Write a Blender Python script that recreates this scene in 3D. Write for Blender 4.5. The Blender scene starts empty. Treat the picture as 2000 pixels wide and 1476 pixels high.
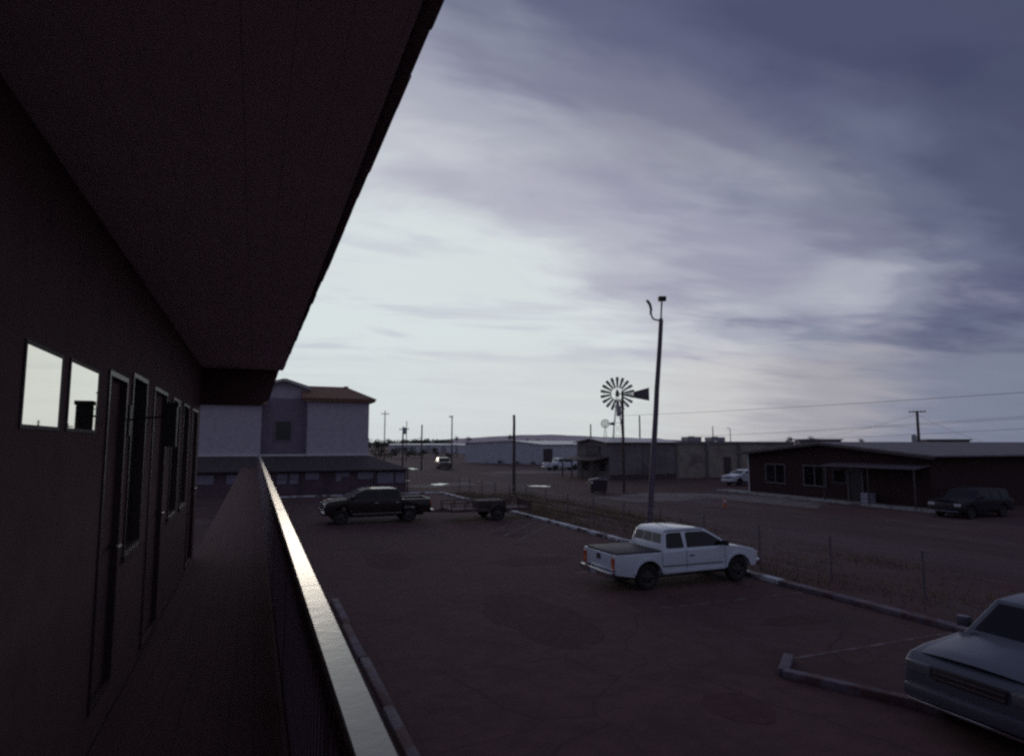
import bpy, bmesh, math, random
from mathutils import Vector, Matrix, noise
R = math.radians
rnd = random.Random(11)
sc = bpy.context.scene
COL = sc.collection

# ------------------------------------------------------------------ camera
cam_d = bpy.data.cameras.new('camera')
cam_d.sensor_width = 36.0
cam_d.lens = 22.5
cam_d.clip_start = 0.05
cam_d.clip_end = 20000
cam = bpy.data.objects.new('camera', cam_d)
COL.objects.link(cam)
cam.location = (0, 0, 4.0)
cam.rotation_euler = (R(95.85), 0, R(-21.8))
sc.camera = cam

# ------------------------------------------------------------------ world
SUN_AZ, SUN_EL = 4.0, 6.5           # degrees right of +Y, degrees above the horizon
sun_dir = Vector((math.sin(R(SUN_AZ)) * math.cos(R(SUN_EL)), math.cos(R(SUN_AZ)) * math.cos(R(SUN_EL)), math.sin(R(SUN_EL))))
world = bpy.data.worlds.new('World')
sc.world = world
world.use_nodes = True
wt = world.node_tree
wt.nodes.clear()


def s2l(*c):
    return tuple(((v / 255) / 12.92 if v / 255 <= .04045 else ((v / 255 + .055) / 1.055) ** 2.4) for v in c) + (1,)


def wn(kind, **kw):
    n = wt.nodes.new(kind)
    for k, v in kw.items():
        setattr(n, k, v)
    return n


def wl(a, b):
    wt.links.new(a, b)


def wm(op, a, b=None, c=None, clamp=False):
    n = wn('ShaderNodeMath', operation=op, use_clamp=clamp)
    for i, v in enumerate((a, b, c)):
        if v is None:
            continue
        if isinstance(v, (int, float)):
            n.inputs[i].default_value = v
        else:
            wl(v, n.inputs[i])
    return n.outputs[0]


def wramp(val, stops, interp='EASE'):
    n = wn('ShaderNodeValToRGB')
    cr = n.color_ramp
    cr.interpolation = interp
    while len(cr.elements) < len(stops):
        cr.elements.new(.5)
    for e, (p, c) in zip(cr.elements, stops):
        e.position = p
    for e, (p, c) in zip(cr.elements, stops):
        e.position = p
        e.color = s2l(*c)
    wl(val, n.inputs[0])
    return n.outputs[0]


def wnoise(vec, scale, detail, rough, dist=0.0, lac=2.0):
    n = wn('ShaderNodeTexNoise')
    n.inputs['Scale'].default_value = scale
    n.inputs['Detail'].default_value = detail
    n.inputs['Roughness'].default_value = rough
    n.inputs['Distortion'].default_value = dist
    wl(vec, n.inputs['Vector'])
    return n.outputs[0]


tc = wn('ShaderNodeTexCoord')
nrm = wn('ShaderNodeVectorMath', operation='NORMALIZE')
wl(tc.outputs['Generated'], nrm.inputs[0])
D = nrm.outputs[0]
dot = wn('ShaderNodeVectorMath', operation='DOT_PRODUCT')
wl(D, dot.inputs[0])
dot.inputs[1].default_value = sun_dir
theta = wm('MULTIPLY', wm('ARCCOSINE', dot.outputs['Value']), 0.95 / math.pi)      # 0..1 = 0..180 degrees from the sun
sep = wn('ShaderNodeSeparateXYZ')
wl(D, sep.inputs[0])
zz = wm('MAXIMUM', sep.outputs[2], 0.0)
den = wm('ADD', zz, 0.10)
cx = wm('DIVIDE', sep.outputs[0], den)
cy = wm('DIVIDE', sep.outputs[1], den)
# cloud deck coordinates, streaks drawn out along +X
comb = wn('ShaderNodeCombineXYZ')
sa, ca = math.sin(R(3)), math.cos(R(3))
wl(wm('MULTIPLY', wm('SUBTRACT', wm('MULTIPLY', cx, ca), wm('MULTIPLY', cy, sa)), 0.50), comb.inputs[0])
wl(wm('ADD', wm('MULTIPLY', cx, sa), wm('MULTIPLY', cy, ca)), comb.inputs[1])
comb.inputs[2].default_value = 24.9
big = wnoise(comb.outputs[0], 0.95, 3.0, 0.5, 0.3)
fine = wnoise(comb.outputs[0], 2.4, 6.0, 0.55, 0.35)
n_big = wm('SUBTRACT', big, 0.5)
n_fin = wm('SUBTRACT', fine, 0.5)
pert = wm('ADD', wm('MULTIPLY', n_big, 0.21), wm('MULTIPLY', n_fin, 0.125))
th_c = wm('ADD', wm('ADD', theta, pert), wm('MULTIPLY', wm('SUBTRACT', zz, 0.20), 0.16))
d180 = lambda a: a / 180.0
deck = wramp(th_c, [(d180(0), (216, 225, 226)), (d180(22), (213, 221, 223)), (d180(30), (197, 200, 208)), (d180(37), (170, 173, 187)), (d180(43), (138, 143, 162)),
                    (d180(49), (107, 113, 138)), (d180(56), (86, 92, 118)), (d180(70), (80, 86, 110)), (d180(95), (106, 112, 134)), (d180(180), (122, 127, 145))])
th_s = wm('ADD', theta, wm('MULTIPLY', n_fin, 0.05))
strip = wramp(th_s, [(d180(0), (213, 221, 222)), (d180(25), (211, 217, 217)), (d180(33), (203, 203, 204)), (d180(42), (165, 163, 172)),
                     (d180(50), (126, 132, 152)), (d180(60), (110, 119, 141)), (d180(95), (110, 115, 136)), (d180(180), (124, 128, 144))])
elev = wm('ADD', sep.outputs[2], wm('ADD', wm('MULTIPLY', n_fin, 0.10), wm('MULTIPLY', n_big, 0.05)))
mr = wn('ShaderNodeMapRange', interpolation_type='SMOOTHSTEP')
mr.inputs['From Min'].default_value = 0.095
mr.inputs['From Max'].default_value = 0.165
wl(elev, mr.inputs['Value'])
mix = wn('ShaderNodeMix', data_type='RGBA')
wl(mr.outputs[0], mix.inputs['Factor'])
wl(strip, mix.inputs[6])
wl(deck, mix.inputs[7])
sky = wn('ShaderNodeTexSky', sky_type='NISHITA')
sky.sun_disc = False
sky.sun_elevation = R(SUN_EL)
sky.sun_rotation = R(SUN_AZ)
bg_sky = wn('ShaderNodeBackground')
bg_sky.inputs[1].default_value = 0.05
wl(sky.outputs[0], bg_sky.inputs[0])
bg_cl = wn('ShaderNodeBackground')
bg_cl.inputs[1].default_value = 1.0
veil_n = wnoise(comb.outputs[0], 1.55, 5.0, 0.55, 0.4)
veil = wramp(veil_n, [(0.0, (255, 255, 255)), (0.42, (255, 255, 255)), (0.62, (222, 218, 231)), (0.75, (198, 196, 216))], 'EASE')
veil_m = wn('ShaderNodeMix', data_type='RGBA', blend_type='MULTIPLY')
wl(wm('ADD', wm('MULTIPLY', mr.outputs[0], 0.68), 0.10), veil_m.inputs['Factor'])
wl(mix.outputs[2], veil_m.inputs[6])
wl(veil, veil_m.inputs[7])
wl(veil_m.outputs[2], bg_cl.inputs[0])
high = wn('ShaderNodeMapRange', interpolation_type='SMOOTHSTEP')
high.inputs['From Min'].default_value = 0.16
high.inputs['From Max'].default_value = 0.40
wl(sep.outputs[2], high.inputs['Value'])
gap = wm('MULTIPLY', wm('MULTIPLY', wm('SUBTRACT', 0.56, fine, clamp=True), 1.0, clamp=True), high.outputs[0])
away = wn('ShaderNodeMapRange', interpolation_type='SMOOTHSTEP')
away.inputs['From Min'].default_value = d180(18)
away.inputs['From Max'].default_value = d180(34)
wl(theta, away.inputs['Value'])
cover = wm('SUBTRACT', 1.0, wm('MULTIPLY', gap, away.outputs[0]), clamp=True)
ms = wn('ShaderNodeMixShader')
wl(cover, ms.inputs[0])
wl(bg_sky.outputs[0], ms.inputs[1])
wl(bg_cl.outputs[0], ms.inputs[2])
wo = wn('ShaderNodeOutputWorld')
wl(ms.outputs[0], wo.inputs[0])

# ------------------------------------------------------------------ sun behind cloud, exposure
sd = bpy.data.lights.new('sun', 'SUN')
sd.energy = 0.13
sd.angle = R(10)
sd.color = (1.0, 0.86, 0.70)
sun = bpy.data.objects.new('sun', sd)
COL.objects.link(sun)
sun.rotation_euler = (-sun_dir).to_track_quat('-Z', 'Y').to_euler()
vs = sc.view_settings
vs.view_transform = 'Standard'
vs.look = 'None'
vs.exposure = 0.0
vs.gamma = 1.0
vs.use_curve_mapping = False
sc.render.engine = 'CYCLES'
sc.cycles.pixel_filter_type = 'BLACKMAN_HARRIS'
sc.cycles.filter_width = 2.5
sc.cycles.max_bounces = 8
sc.cycles.volume_bounces = 2
sc.cycles.use_denoising = False


# ------------------------------------------------------------------ materials
MATS = {}


def mat(name, col, rough=0.7, metal=0.0, var=0.25, scale=6.0, bump=0.0, col2=None, thr=None, coat=0.0, spec=0.5, detail=5.0, stretch=None):
    """principled colour broken up by noise; col2 with thr gives worn patches of a second colour"""
    if name in MATS:
        return MATS[name]
    m = bpy.data.materials.new(name)
    m.use_nodes = True
    nt = m.node_tree
    b = nt.nodes['Principled BSDF']
    b.inputs['Roughness'].default_value = rough
    b.inputs['Metallic'].default_value = metal
    b.inputs['Coat Weight'].default_value = coat
    b.inputs['Coat Roughness'].default_value = 0.08
    b.inputs['Specular IOR Level'].default_value = spec
    t = nt.nodes.new('ShaderNodeTexCoord')
    mp = nt.nodes.new('ShaderNodeMapping')
    if stretch:
        mp.inputs['Scale'].default_value = stretch
    nt.links.new(t.outputs['Object'], mp.inputs[0])
    n = nt.nodes.new('ShaderNodeTexNoise')
    n.inputs['Scale'].default_value = scale
    n.inputs['Detail'].default_value = detail
    n.inputs['Roughness'].default_value = 0.6
    nt.links.new(mp.outputs[0], n.inputs['Vector'])
    r = nt.nodes.new('ShaderNodeValToRGB')
    lo = tuple(c * (1 - var) for c in col) + (1,)
    hi = tuple(min(1, c * (1 + var)) for c in col) + (1,)
    r.color_ramp.elements[0].color = lo
    r.color_ramp.elements[1].color = hi
    r.color_ramp.elements[0].position = 0.3
    r.color_ramp.elements[1].position = 0.7
    nt.links.new(n.outputs[0], r.inputs[0])
    out = r.outputs[0]
    if col2 is not None:
        n2 = nt.nodes.new('ShaderNodeTexNoise')
        n2.inputs['Scale'].default_value = scale * 0.23
        n2.inputs['Detail'].default_value = 7
        n2.inputs['Roughness'].default_value = 0.65
        nt.links.new(mp.outputs[0], n2.inputs['Vector'])
        r2 = nt.nodes.new('ShaderNodeValToRGB')
        r2.color_ramp.elements[0].position = thr[0]
        r2.color_ramp.elements[1].position = thr[1]
        nt.links.new(n2.outputs[0], r2.inputs[0])
        mx = nt.nodes.new('ShaderNodeMix')
        mx.data_type = 'RGBA'
        nt.links.new(r2.outputs[0], mx.inputs['Factor'])
        nt.links.new(out, mx.inputs[6])
        mx.inputs[7].default_value = tuple(col2) + (1,)
        out = mx.outputs[2]
    nt.links.new(out, b.inputs['Base Color'])
    if bump:
        bp = nt.nodes.new('ShaderNodeBump')
        bp.inputs['Strength'].default_value = bump
        bp.inputs['Distance'].default_value = 0.02
        nt.links.new(n.outputs[0], bp.inputs['Height'])
        nt.links.new(bp.outputs[0], b.inputs['Normal'])
    MATS[name] = m
    return m


M_lot = mat('asphalt', (.098, .048, .050), .93, var=.2, scale=2.5, bump=.6, col2=(.078, .039, .040), thr=(.52, .62), spec=.3)
def crack(m, scale, col, w):
    nt = m.node_tree
    b = nt.nodes['Principled BSDF']
    src = b.inputs['Base Color'].links[0].from_socket
    t = nt.nodes.new('ShaderNodeTexCoord')
    n = nt.nodes.new('ShaderNodeTexNoise')
    n.inputs['Scale'].default_value = scale * 2.2
    n.inputs['Detail'].default_value = 4
    nt.links.new(t.outputs['Object'], n.inputs['Vector'])
    ad = nt.nodes.new('ShaderNodeVectorMath')
    ad.operation = 'MULTIPLY_ADD'
    nt.links.new(n.outputs['Color'], ad.inputs[0])
    ad.inputs[1].default_value = (1.1, 1.1, 0)
    nt.links.new(t.outputs['Object'], ad.inputs[2])
    v = nt.nodes.new('ShaderNodeTexVoronoi')
    v.feature = 'DISTANCE_TO_EDGE'
    v.inputs['Scale'].default_value = scale
    nt.links.new(ad.outputs[0], v.inputs['Vector'])
    r = nt.nodes.new('ShaderNodeValToRGB')
    r.color_ramp.elements[0].position = w * .4
    r.color_ramp.elements[0].color = (1, 1, 1, 1)
    r.color_ramp.elements[1].position = w
    r.color_ramp.elements[1].color = (0, 0, 0, 1)
    nt.links.new(v.outputs['Distance'], r.inputs[0])
    mx = nt.nodes.new('ShaderNodeMix')
    mx.data_type = 'RGBA'
    nt.links.new(r.outputs[0], mx.inputs['Factor'])
    nt.links.new(src, mx.inputs[6])
    mx.inputs[7].default_value = tuple(col) + (1,)
    nt.links.new(mx.outputs[2], b.inputs['Base Color'])


crack(M_lot, .30, (.062, .031, .032), .006)
M_tar = mat('tar_patch', (.082, .040, .041), .93, var=.25, scale=5, bump=.4, col2=(.094, .046, .047), spec=.2, thr=(.5, .62))
M_ground = mat('hardpan', (.112, .068, .070), .92, var=.3, scale=.5, bump=.4, col2=(.105, .052, .055), thr=(.46, .6), spec=.15)
M_road = mat('street_asphalt', (.080, .041, .045), .9, var=.25, scale=.8, bump=.3, col2=(.115, .068, .074), thr=(.5, .66), spec=.3, stretch=(1.6, .22, 1))
M_cal = mat('caliche', (.21, .17, .17), .9, var=.25, scale=.8, bump=.3, col2=(.12, .08, .082), thr=(.48, .62), spec=.2)
M_conc = mat('concrete', (.36, .34, .34), .75, var=.22, scale=3, bump=.3, col2=(.16, .12, .13), thr=(.54, .62))
M_kpaint = mat('painted_kerb', (.55, .56, .60), .6, var=.15, scale=7, bump=.3, col2=(.10, .075, .08), thr=(.50, .57))
M_kworn = mat('worn_kerb', (.155, .12, .15), .8, var=.25, scale=6, bump=.3, col2=(.11, .050, .052), thr=(.47, .56))
M_line = mat('line_paint', (.19, .14, .15), .85, var=.3, scale=9, col2=(.095, .046, .047), thr=(.40, .54))
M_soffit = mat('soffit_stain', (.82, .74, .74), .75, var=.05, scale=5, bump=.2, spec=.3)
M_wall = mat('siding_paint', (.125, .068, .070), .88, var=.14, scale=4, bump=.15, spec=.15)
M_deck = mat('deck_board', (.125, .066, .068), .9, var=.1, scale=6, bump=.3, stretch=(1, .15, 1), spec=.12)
M_shing = mat('shingle', (.42, .34, .36), .9, var=.25, scale=12, bump=.4, spec=.1)
M_cap = mat('rail_paint', (.19, .17, .18), .19, var=.22, scale=14, bump=.05, col2=(.10, .09, .095), thr=(.56, .70), spec=.5)
M_pick = mat('picket_stain', (.17, .115, .15), .55, var=.2, scale=8)
M_frame = mat('window_frame_paint', (.13, .10, .125), .55, var=.12, scale=8)
M_gframe = mat('gallery_frame_paint', (.062, .036, .038), .4, var=.1, scale=8)
M_post = mat('post_wood', (.15, .10, .115), .8, var=.3, scale=9, stretch=(1, 1, .2))
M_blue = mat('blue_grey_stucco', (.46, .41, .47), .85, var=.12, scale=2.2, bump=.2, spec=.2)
M_blue2 = mat('recess_shade_stucco', (.26, .20, .26), .85, var=.15, scale=2.2, bump=.2, spec=.2)  # darker copy of the blue grey stucco, recess shade put into the colour
M_blue3 = mat('shaded_stucco', (.13, .085, .105), .85, var=.15, scale=2.2, bump=.2, spec=.2)  # lower storey stucco, shadow under the porch roof put into its colour
M_white = mat('white_trim', (.60, .59, .62), .5, var=.12, scale=4)
M_roof = mat('brown_shingle', (.24, .13, .085), .85, var=.3, scale=7, bump=.4)  # brown pushed towards orange to carry the warm glow of the roof edge
M_pane = mat('shaded_pale_panel', (.22, .20, .27), .5, var=.15, scale=3)  # pale panels, colour darkened to carry the lower storey shadow
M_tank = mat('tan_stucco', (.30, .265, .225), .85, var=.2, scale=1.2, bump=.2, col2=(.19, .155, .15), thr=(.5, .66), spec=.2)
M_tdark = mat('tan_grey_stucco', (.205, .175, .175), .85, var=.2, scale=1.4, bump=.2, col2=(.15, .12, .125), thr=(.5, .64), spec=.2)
M_dark = mat('dark_wood', (.07, .05, .052), .7, var=.3, scale=4)
M_metalroof = mat('galvanised_roof', (.46, .44, .46), .38, metal=.55, var=.15, scale=1.2)
M_oldroof = mat('felt_roof', (.20, .17, .18), .7, var=.25, scale=1.5)
M_brick = mat('brick_red', (.050, .026, .028), .88, var=.3, scale=5, bump=.3, spec=.2)
M_corr = mat('white_sheet_metal', (.56, .56, .60), .5, metal=.1, var=.10, scale=1.0)
M_glass = mat('dark_glass', (.010, .009, .011), .06, var=.2, scale=1, spec=.42)
M_mirror = mat('reflective_glass', (.93, .89, .78), .015, metal=1.0, var=.02, scale=2)
M_pole = mat('creosote_pole', (.085, .060, .055), .85, var=.35, scale=6, bump=.4, stretch=(1, 1, .08))
M_steelp = mat('painted_steel_pole', (.13, .10, .13), .45, var=.25, scale=5, stretch=(1, 1, .1))
M_galv = mat('galvanised_steel', (.30, .29, .31), .45, metal=.7, var=.2, scale=6)
M_vane = mat('windmill_sheet', (.12, .11, .115), .55, metal=.3, var=.2, scale=5)
M_wire = mat('wire', (.05, .045, .05), .6, var=.1, scale=3)
M_tyre = mat('tyre_rubber', (.022, .019, .02), .85, var=.2, scale=10)
M_rim = mat('steel_rim', (.075, .065, .07), .5, metal=.5, var=.2, scale=8)
M_chrome = mat('chrome', (.62, .62, .66), .14, metal=1.0, var=.06, scale=5)
M_blackp = mat('black_plastic', (.025, .02, .022), .55, var=.2, scale=8)
M_pwhite = mat('white_car_paint', (.66, .70, .77), .33, var=.05, scale=3, coat=.8)
M_pdark = mat('maroon_black_paint', (.018, .008, .009), .32, var=.1, scale=3, coat=.35, spec=.35)
M_pblue = mat('slate_blue_paint', (.085, .085, .115), .38, var=.06, scale=3, coat=.4)
M_pnavy = mat('navy_paint', (.014, .010, .016), .5, var=.1, scale=3, coat=.15, spec=.3)
M_pred = mat('dark_red_paint', (.055, .018, .02), .3, var=.1, scale=3, coat=.8)
M_lamp = mat('headlight_lens', (.62, .60, .60), .1, var=.1, scale=9, coat=1.0)
M_lampd = mat('dull_headlight_lens', (.16, .15, .16), .15, var=.2, scale=9, coat=.6)
M_tail = mat('tail_light_lens', (.55, .075, .03), .2, var=.3, scale=9, coat=.6)
M_amber = mat('amber_lens', (.75, .25, .04), .2, var=.2, scale=9, coat=.6)
M_green = mat('green_bin_paint', (.035, .02, .026), .6, var=.2, scale=6)
M_orange = mat('cone_orange', (.40, .12, .06), .55, var=.15, scale=8)
M_grass = mat('dry_grass', (.22, .17, .11), .9, var=.35, scale=1.3, spec=.1)
M_leaf = mat('dark_foliage', (.055, .060, .045), .8, var=.5, scale=1.1, spec=.2)
M_bark = mat('bark', (.09, .07, .06), .9, var=.3, scale=7)
M_hill = mat('far_hill', (.62, .52, .53), .95, var=.1, scale=.006, spec=.0)  # base colour paled to carry distance haze the thin volume leaves out
M_signw = mat('sign_face', (.33, .33, .40), .5, var=.1, scale=5)
M_water = mat('puddle_water', (.03, .026, .028), .03, var=.05, scale=1, spec=.6)
M_rust = mat('rusty_steel', (.085, .048, .045), .8, var=.4, scale=7, bump=.3)


# ------------------------------------------------------------------ mesh helpers
class MB:
    """collects shapes, then links them as one mesh object"""

    def __init__(self):
        self.v, self.f = [], []

    def add(self, vs_, fs):
        o = len(self.v)
        self.v += [tuple(p) for p in vs_]
        self.f += [tuple(i + o for i in f) for f in fs]
        return self

    def box(self, x0, x1, y0, y1, z0, z1):
        return self.add([(x0, y0, z0), (x1, y0, z0), (x1, y1, z0), (x0, y1, z0), (x0, y0, z1), (x1, y0, z1), (x1, y1, z1), (x0, y1, z1)],
                        [(0, 3, 2, 1), (4, 5, 6, 7), (0, 1, 5, 4), (1, 2, 6, 5), (2, 3, 7, 6), (3, 0, 4, 7)])

    def poly(self, pts):
        return self.add(pts, [tuple(range(len(pts)))])

    def prism(self, pts, vec):
        n = len(pts)
        a = [Vector(p) for p in pts]
        b = [p + Vector(vec) for p in a]
        fs = [tuple(reversed(range(n))), tuple(range(n, 2 * n))]
        fs += [(i, (i + 1) % n, n + (i + 1) % n, n + i) for i in range(n)]
        return self.add(a + b, fs)

    def tube(self, p0, p1, r0, r1=None, n=8, caps=True):
        r1 = r0 if r1 is None else r1
        p0, p1 = Vector(p0), Vector(p1)
        d = (p1 - p0).normalized()
        u = d.orthogonal().normalized()
        w = d.cross(u)
        ring = [(math.cos(2 * math.pi * i / n), math.sin(2 * math.pi * i / n)) for i in range(n)]
        vs_ = [p0 + (u * c + w * s) * r0 for c, s in ring] + [p1 + (u * c + w * s) * r1 for c, s in ring]
        fs = [(i, (i + 1) % n, n + (i + 1) % n, n + i) for i in range(n)]
        if caps:
            fs += [tuple(reversed(range(n))), tuple(range(n, 2 * n))]
        return self.add(vs_, fs)

    def path(self, pts, r, n=6):
        pts = [Vector(p) for p in pts]
        rings = []
        for i, p in enumerate(pts):
            d = (pts[min(i + 1, len(pts) - 1)] - pts[max(i - 1, 0)]).normalized()
            u = d.cross(Vector((0.31, 0.17, 0.93)))
            u = u.normalized() if u.length > 1e-3 else d.orthogonal().normalized()
            w = d.cross(u)
            rr = r[i] if isinstance(r, (list, tuple)) else r
            rings.append([p + (u * math.cos(2 * math.pi * k / n) + w * math.sin(2 * math.pi * k / n)) * rr for k in range(n)])
        vs_ = [q for g in rings for q in g]
        fs = [(a * n + k, a * n + (k + 1) % n, (a + 1) * n + (k + 1) % n, (a + 1) * n + k) for a in range(len(pts) - 1) for k in range(n)]
        fs += [tuple(reversed(range(n))), tuple((len(pts) - 1) * n + k for k in range(n))]
        return self.add(vs_, fs)

    def lathe(self, prof, axis='Y', n=20, c=(0, 0, 0)):
        """prof: (radius, along-axis) pairs, closed ends where radius is 0"""
        vs_, fs = [], []
        for r, a in prof:
            for k in range(n):
                t = 2 * math.pi * k / n
                p = (r * math.cos(t), a, r * math.sin(t)) if axis == 'Y' else (r * math.cos(t), r * math.sin(t), a)
                vs_.append((p[0] + c[0], p[1] + c[1], p[2] + c[2]))
        for i in range(len(prof) - 1):
            for k in range(n):
                fs.append((i * n + k, i * n + (k + 1) % n, (i + 1) * n + (k + 1) % n, (i + 1) * n + k))
        return self.add(vs_, fs)

    def mesh(self, name, smooth=False):
        me = bpy.data.meshes.new(name)
        me.from_pydata(self.v, [], self.f)
        bm = bmesh.new()
        bm.from_mesh(me)
        bmesh.ops.recalc_face_normals(bm, faces=bm.faces)
        bm.to_mesh(me)
        bm.free()
        if smooth:
            me.polygons.foreach_set('use_smooth', [True] * len(me.polygons))
            me.set_sharp_from_angle(angle=R(38))
        me.update()
        return me

    def build(self, name, m, parent=None, smooth=False, bevel=0.0, seg=2):
        me = self.mesh(name, False)
        if bevel:
            bm = bmesh.new()
            bm.from_mesh(me)
            ed = [e for e in bm.edges if len(e.link_faces) == 2 and e.calc_face_angle(0) > R(30)]
            bmesh.ops.bevel(bm, geom=ed, offset=bevel, segments=seg, profile=0.6, affect='EDGES', clamp_overlap=True)
            bm.to_mesh(me)
            bm.free()
        if smooth or bevel:
            me.polygons.foreach_set('use_smooth', [True] * len(me.polygons))
            me.set_sharp_from_angle(angle=R(42))
        me.materials.append(m)
        return link(name, me, parent)


def link(name, me, parent=None, loc=None, rz=None):
    o = bpy.data.objects.new(name, me)
    COL.objects.link(o)
    if parent is not None:
        o.parent = parent
    if loc is not None:
        o.location = loc
    if rz is not None:
        o.rotation_euler = (0, 0, rz)
    return o


def tag(o, label, cat, group=None):
    o['label'] = label
    o['category'] = cat
    if group:
        o['group'] = group
    return o


def thing(name, label, cat, loc=(0, 0, 0), rz=0.0, group=None):
    o = bpy.data.objects.new(name, None)
    o.empty_display_size = .2
    COL.objects.link(o)
    o.location = loc
    o.rotation_euler = (0, 0, rz)
    return tag(o, label, cat, group)


def struct(name, mb, m, parent=None, bevel=0.0):
    o = mb.build(name, m, parent, bevel=bevel)
    if parent is None:
        o['kind'] = 'structure'
    return o


def sheet(name, pts, z, m):
    return struct(name, MB().poly([(x, y, z) for x, y in pts]), m)


# ================================================================== ground, street, lot
sheet('ground', [(-4400, -4400), (4400, -4400), (4400, 4400), (-4400, 4400)], 0.0, M_ground)
sheet('parking_lot', [(1.0, -25), (14.0, -25), (14.0, 50.7), (1.0, 50.7)], 0.004, M_lot)
sheet('street', [(20.6, -60), (30.4, -60), (30.4, 320), (20.6, 320)], 0.004, M_road)


def blob(cx, cy, rx, ry, n=40, rough=.28, seed=0, rot=0.0):
    out = []
    for k in range(n):
        t = 2 * math.pi * k / n
        q = 1 + rough * (noise.noise(Vector((math.cos(t) * 1.7 + seed * 9.1, math.sin(t) * 1.7, seed))) + .5 * noise.noise(Vector((math.cos(t) * 4, math.sin(t) * 4, seed + 5))))
        x, y = rx * q * math.cos(t), ry * q * math.sin(t)
        out.append((cx + x * math.cos(rot) - y * math.sin(rot), cy + x * math.sin(rot) + y * math.cos(rot)))
    return out


sheet('caliche_patch', blob(28.6, 41.2, 5.6, 3.2, 50, .4, 3), 0.008, M_cal)
sheet('caliche_patch', blob(33.9, 36.5, 2.6, 5.5, 44, .4, 8), 0.012, M_cal)
sheet('caliche_patch', blob(38.5, 84, 9.5, 4.2, 50, .4, 5), 0.008, M_cal)
sheet('dirt_track', [(15.2, 57.5), (20.6, 60), (20.6, 64.5), (15.2, 61.5), (8, 66), (6, 63)], 0.008, M_cal)
for (a, b, rx, ry, rot, sd_) in ((17.2, 62.1, .80, 1.2, -.55, 1), (25.2, 56.0, .72, 1.0, .5, 2), (24.4, 57.7, .5, .5, .3, 7), (23.4, 102.0, .9, 2.0, .1, 4), (14.9, 69.5, .9, .9, .2, 6)):
    sheet('puddle', blob(a, b, rx, ry, 48, .75, sd_, rot), 0.014, M_water)


def kerb(name, pts, w, h, m, label_struct=True, jitter=.012):
    """a kerb run: short cast lengths with a joint between, each its own piece"""
    root = None
    for (x0, y0), (x1, y1) in zip(pts[:-1], pts[1:]):
        a, b = Vector((x0, y0, 0)), Vector((x1, y1, 0))
        L = (b - a).length
        n = max(1, round(L / 2.4))
        d = (b - a) / L
        s = Vector((-d.y, d.x, 0)) * (w / 2)
        for i in range(n):
            p = a + d * (L * i / n + .008)
            q = a + d * (L * (i + 1) / n - .008)
            j = Vector((rnd.uniform(-jitter, jitter), rnd.uniform(-jitter, jitter), 0))
            hh = h + rnd.uniform(-.006, .006)
            c = [p - s + j, q - s + j, q + s + j, p + s + j]
            mb = MB().prism([(v.x, v.y, 0.0) for v in c], (0, 0, hh))
            if root is None:
                root = mb.build(name, m, None, bevel=.02)
                root['kind'] = 'structure'
            else:
                mb.build('kerb_length', m, root, bevel=.02)
    return root


kerb('lot_kerb', [(14.15, 14.6), (14.15, 50.85)], .28, .13, M_kpaint)
kerb('worn_lot_kerb', [(14.15, -20), (14.15, 14.58)], .28, .12, M_kworn)
kerb('back_kerb', [(14.0, 51.0), (0.9, 51.0)], .25, .12, M_kpaint)
kerb('building_kerb', [(2.02, -2), (2.02, 17.2)], .16, .10, M_kworn, jitter=.025)
kerb('island_kerb', [(9.35, 9.55), (8.62, 8.95), (9.35, 7.5), (10.2, 5.6)], .18, .14, M_kworn)
kerb('sidewalk_kerb', [(36.7, 25.0), (36.7, 44.6)], .3, .14, M_conc)
struct('sidewalk', MB().box(36.86, 37.99, 25.0, 44.6, 0, .12), M_conc)

for (a, b, rx, ry, sd_) in ((6.2, 14.0, 1.1, 2.3, 21), (4.4, 22.5, .8, 1.6, 22), (9.0, 20.6, 1.5, .7, 23), (11.6, 11.6, .9, .35, 24), (7.0, 8.2, .5, .6, 25), (10.6, 27.0, .7, 1.0, 26), (11.9, 21.2, .35, .5, 27)):
    sheet('tar_patch', blob(a, b, rx, ry, 30, .25, sd_), 0.0075, M_tar)

# parking bay lines and the hatched corner
for y in (-2.0, 1.0, 4.0, 9.6, 13.6, 18.2, 21.4, 24.6):
    sheet('bay_line', [(9.3, y - .05), (13.95, y - .05), (13.95, y + .05), (9.3, y + .05)], 0.009, M_line)
for k in range(5):
    y0 = 24.9 + k * 1.5
    sheet('hatch_line', [(10.2, y0), (13.9, y0 + 4.6), (13.9, y0 + 4.75), (10.2, y0 + .15)], 0.009, M_line)

# ================================================================== the building we stand on
bld = thing('gallery_building', 'dark two storey building with deep roof overhang over an upper gallery', 'building', (0, 0, 0))
WX = -0.75
wall_rects = []
# upper wall with openings for windows (y0, y1, z0, z1)
OPEN = [(2.665, 3.115, 4.063, 4.350), (3.245, 3.775, 4.063, 4.355),
        (4.02, 4.56, 2.6, 4.40), (4.74, 5.34, 3.3, 4.46), (5.7, 6.5, 2.45, 4.45), (6.95, 7.6, 3.3, 4.45), (7.95, 8.6, 3.3, 4.45), (9.0, 9.85, 2.45, 4.45)]
wb_ = MB()
yprev = -6.0
for (y0, y1, z0, z1) in OPEN:
    wb_.box(WX - .16, WX, yprev, y0, 2.4, 5.1)
    wb_.box(WX - .16, WX, y0, y1, 2.4, z0)
    wb_.box(WX - .16, WX, y0, y1, z1, 5.1)
    yprev = y1
wb_.box(WX - .16, WX, yprev, 10.28, 2.4, 5.1)
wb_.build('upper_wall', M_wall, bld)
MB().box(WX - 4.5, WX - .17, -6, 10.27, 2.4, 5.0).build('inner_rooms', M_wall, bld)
MB().box(WX - 4.5, WX, -6, 10.28, 0.0, 2.2).build('lower_wall', M_wall, bld)
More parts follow.
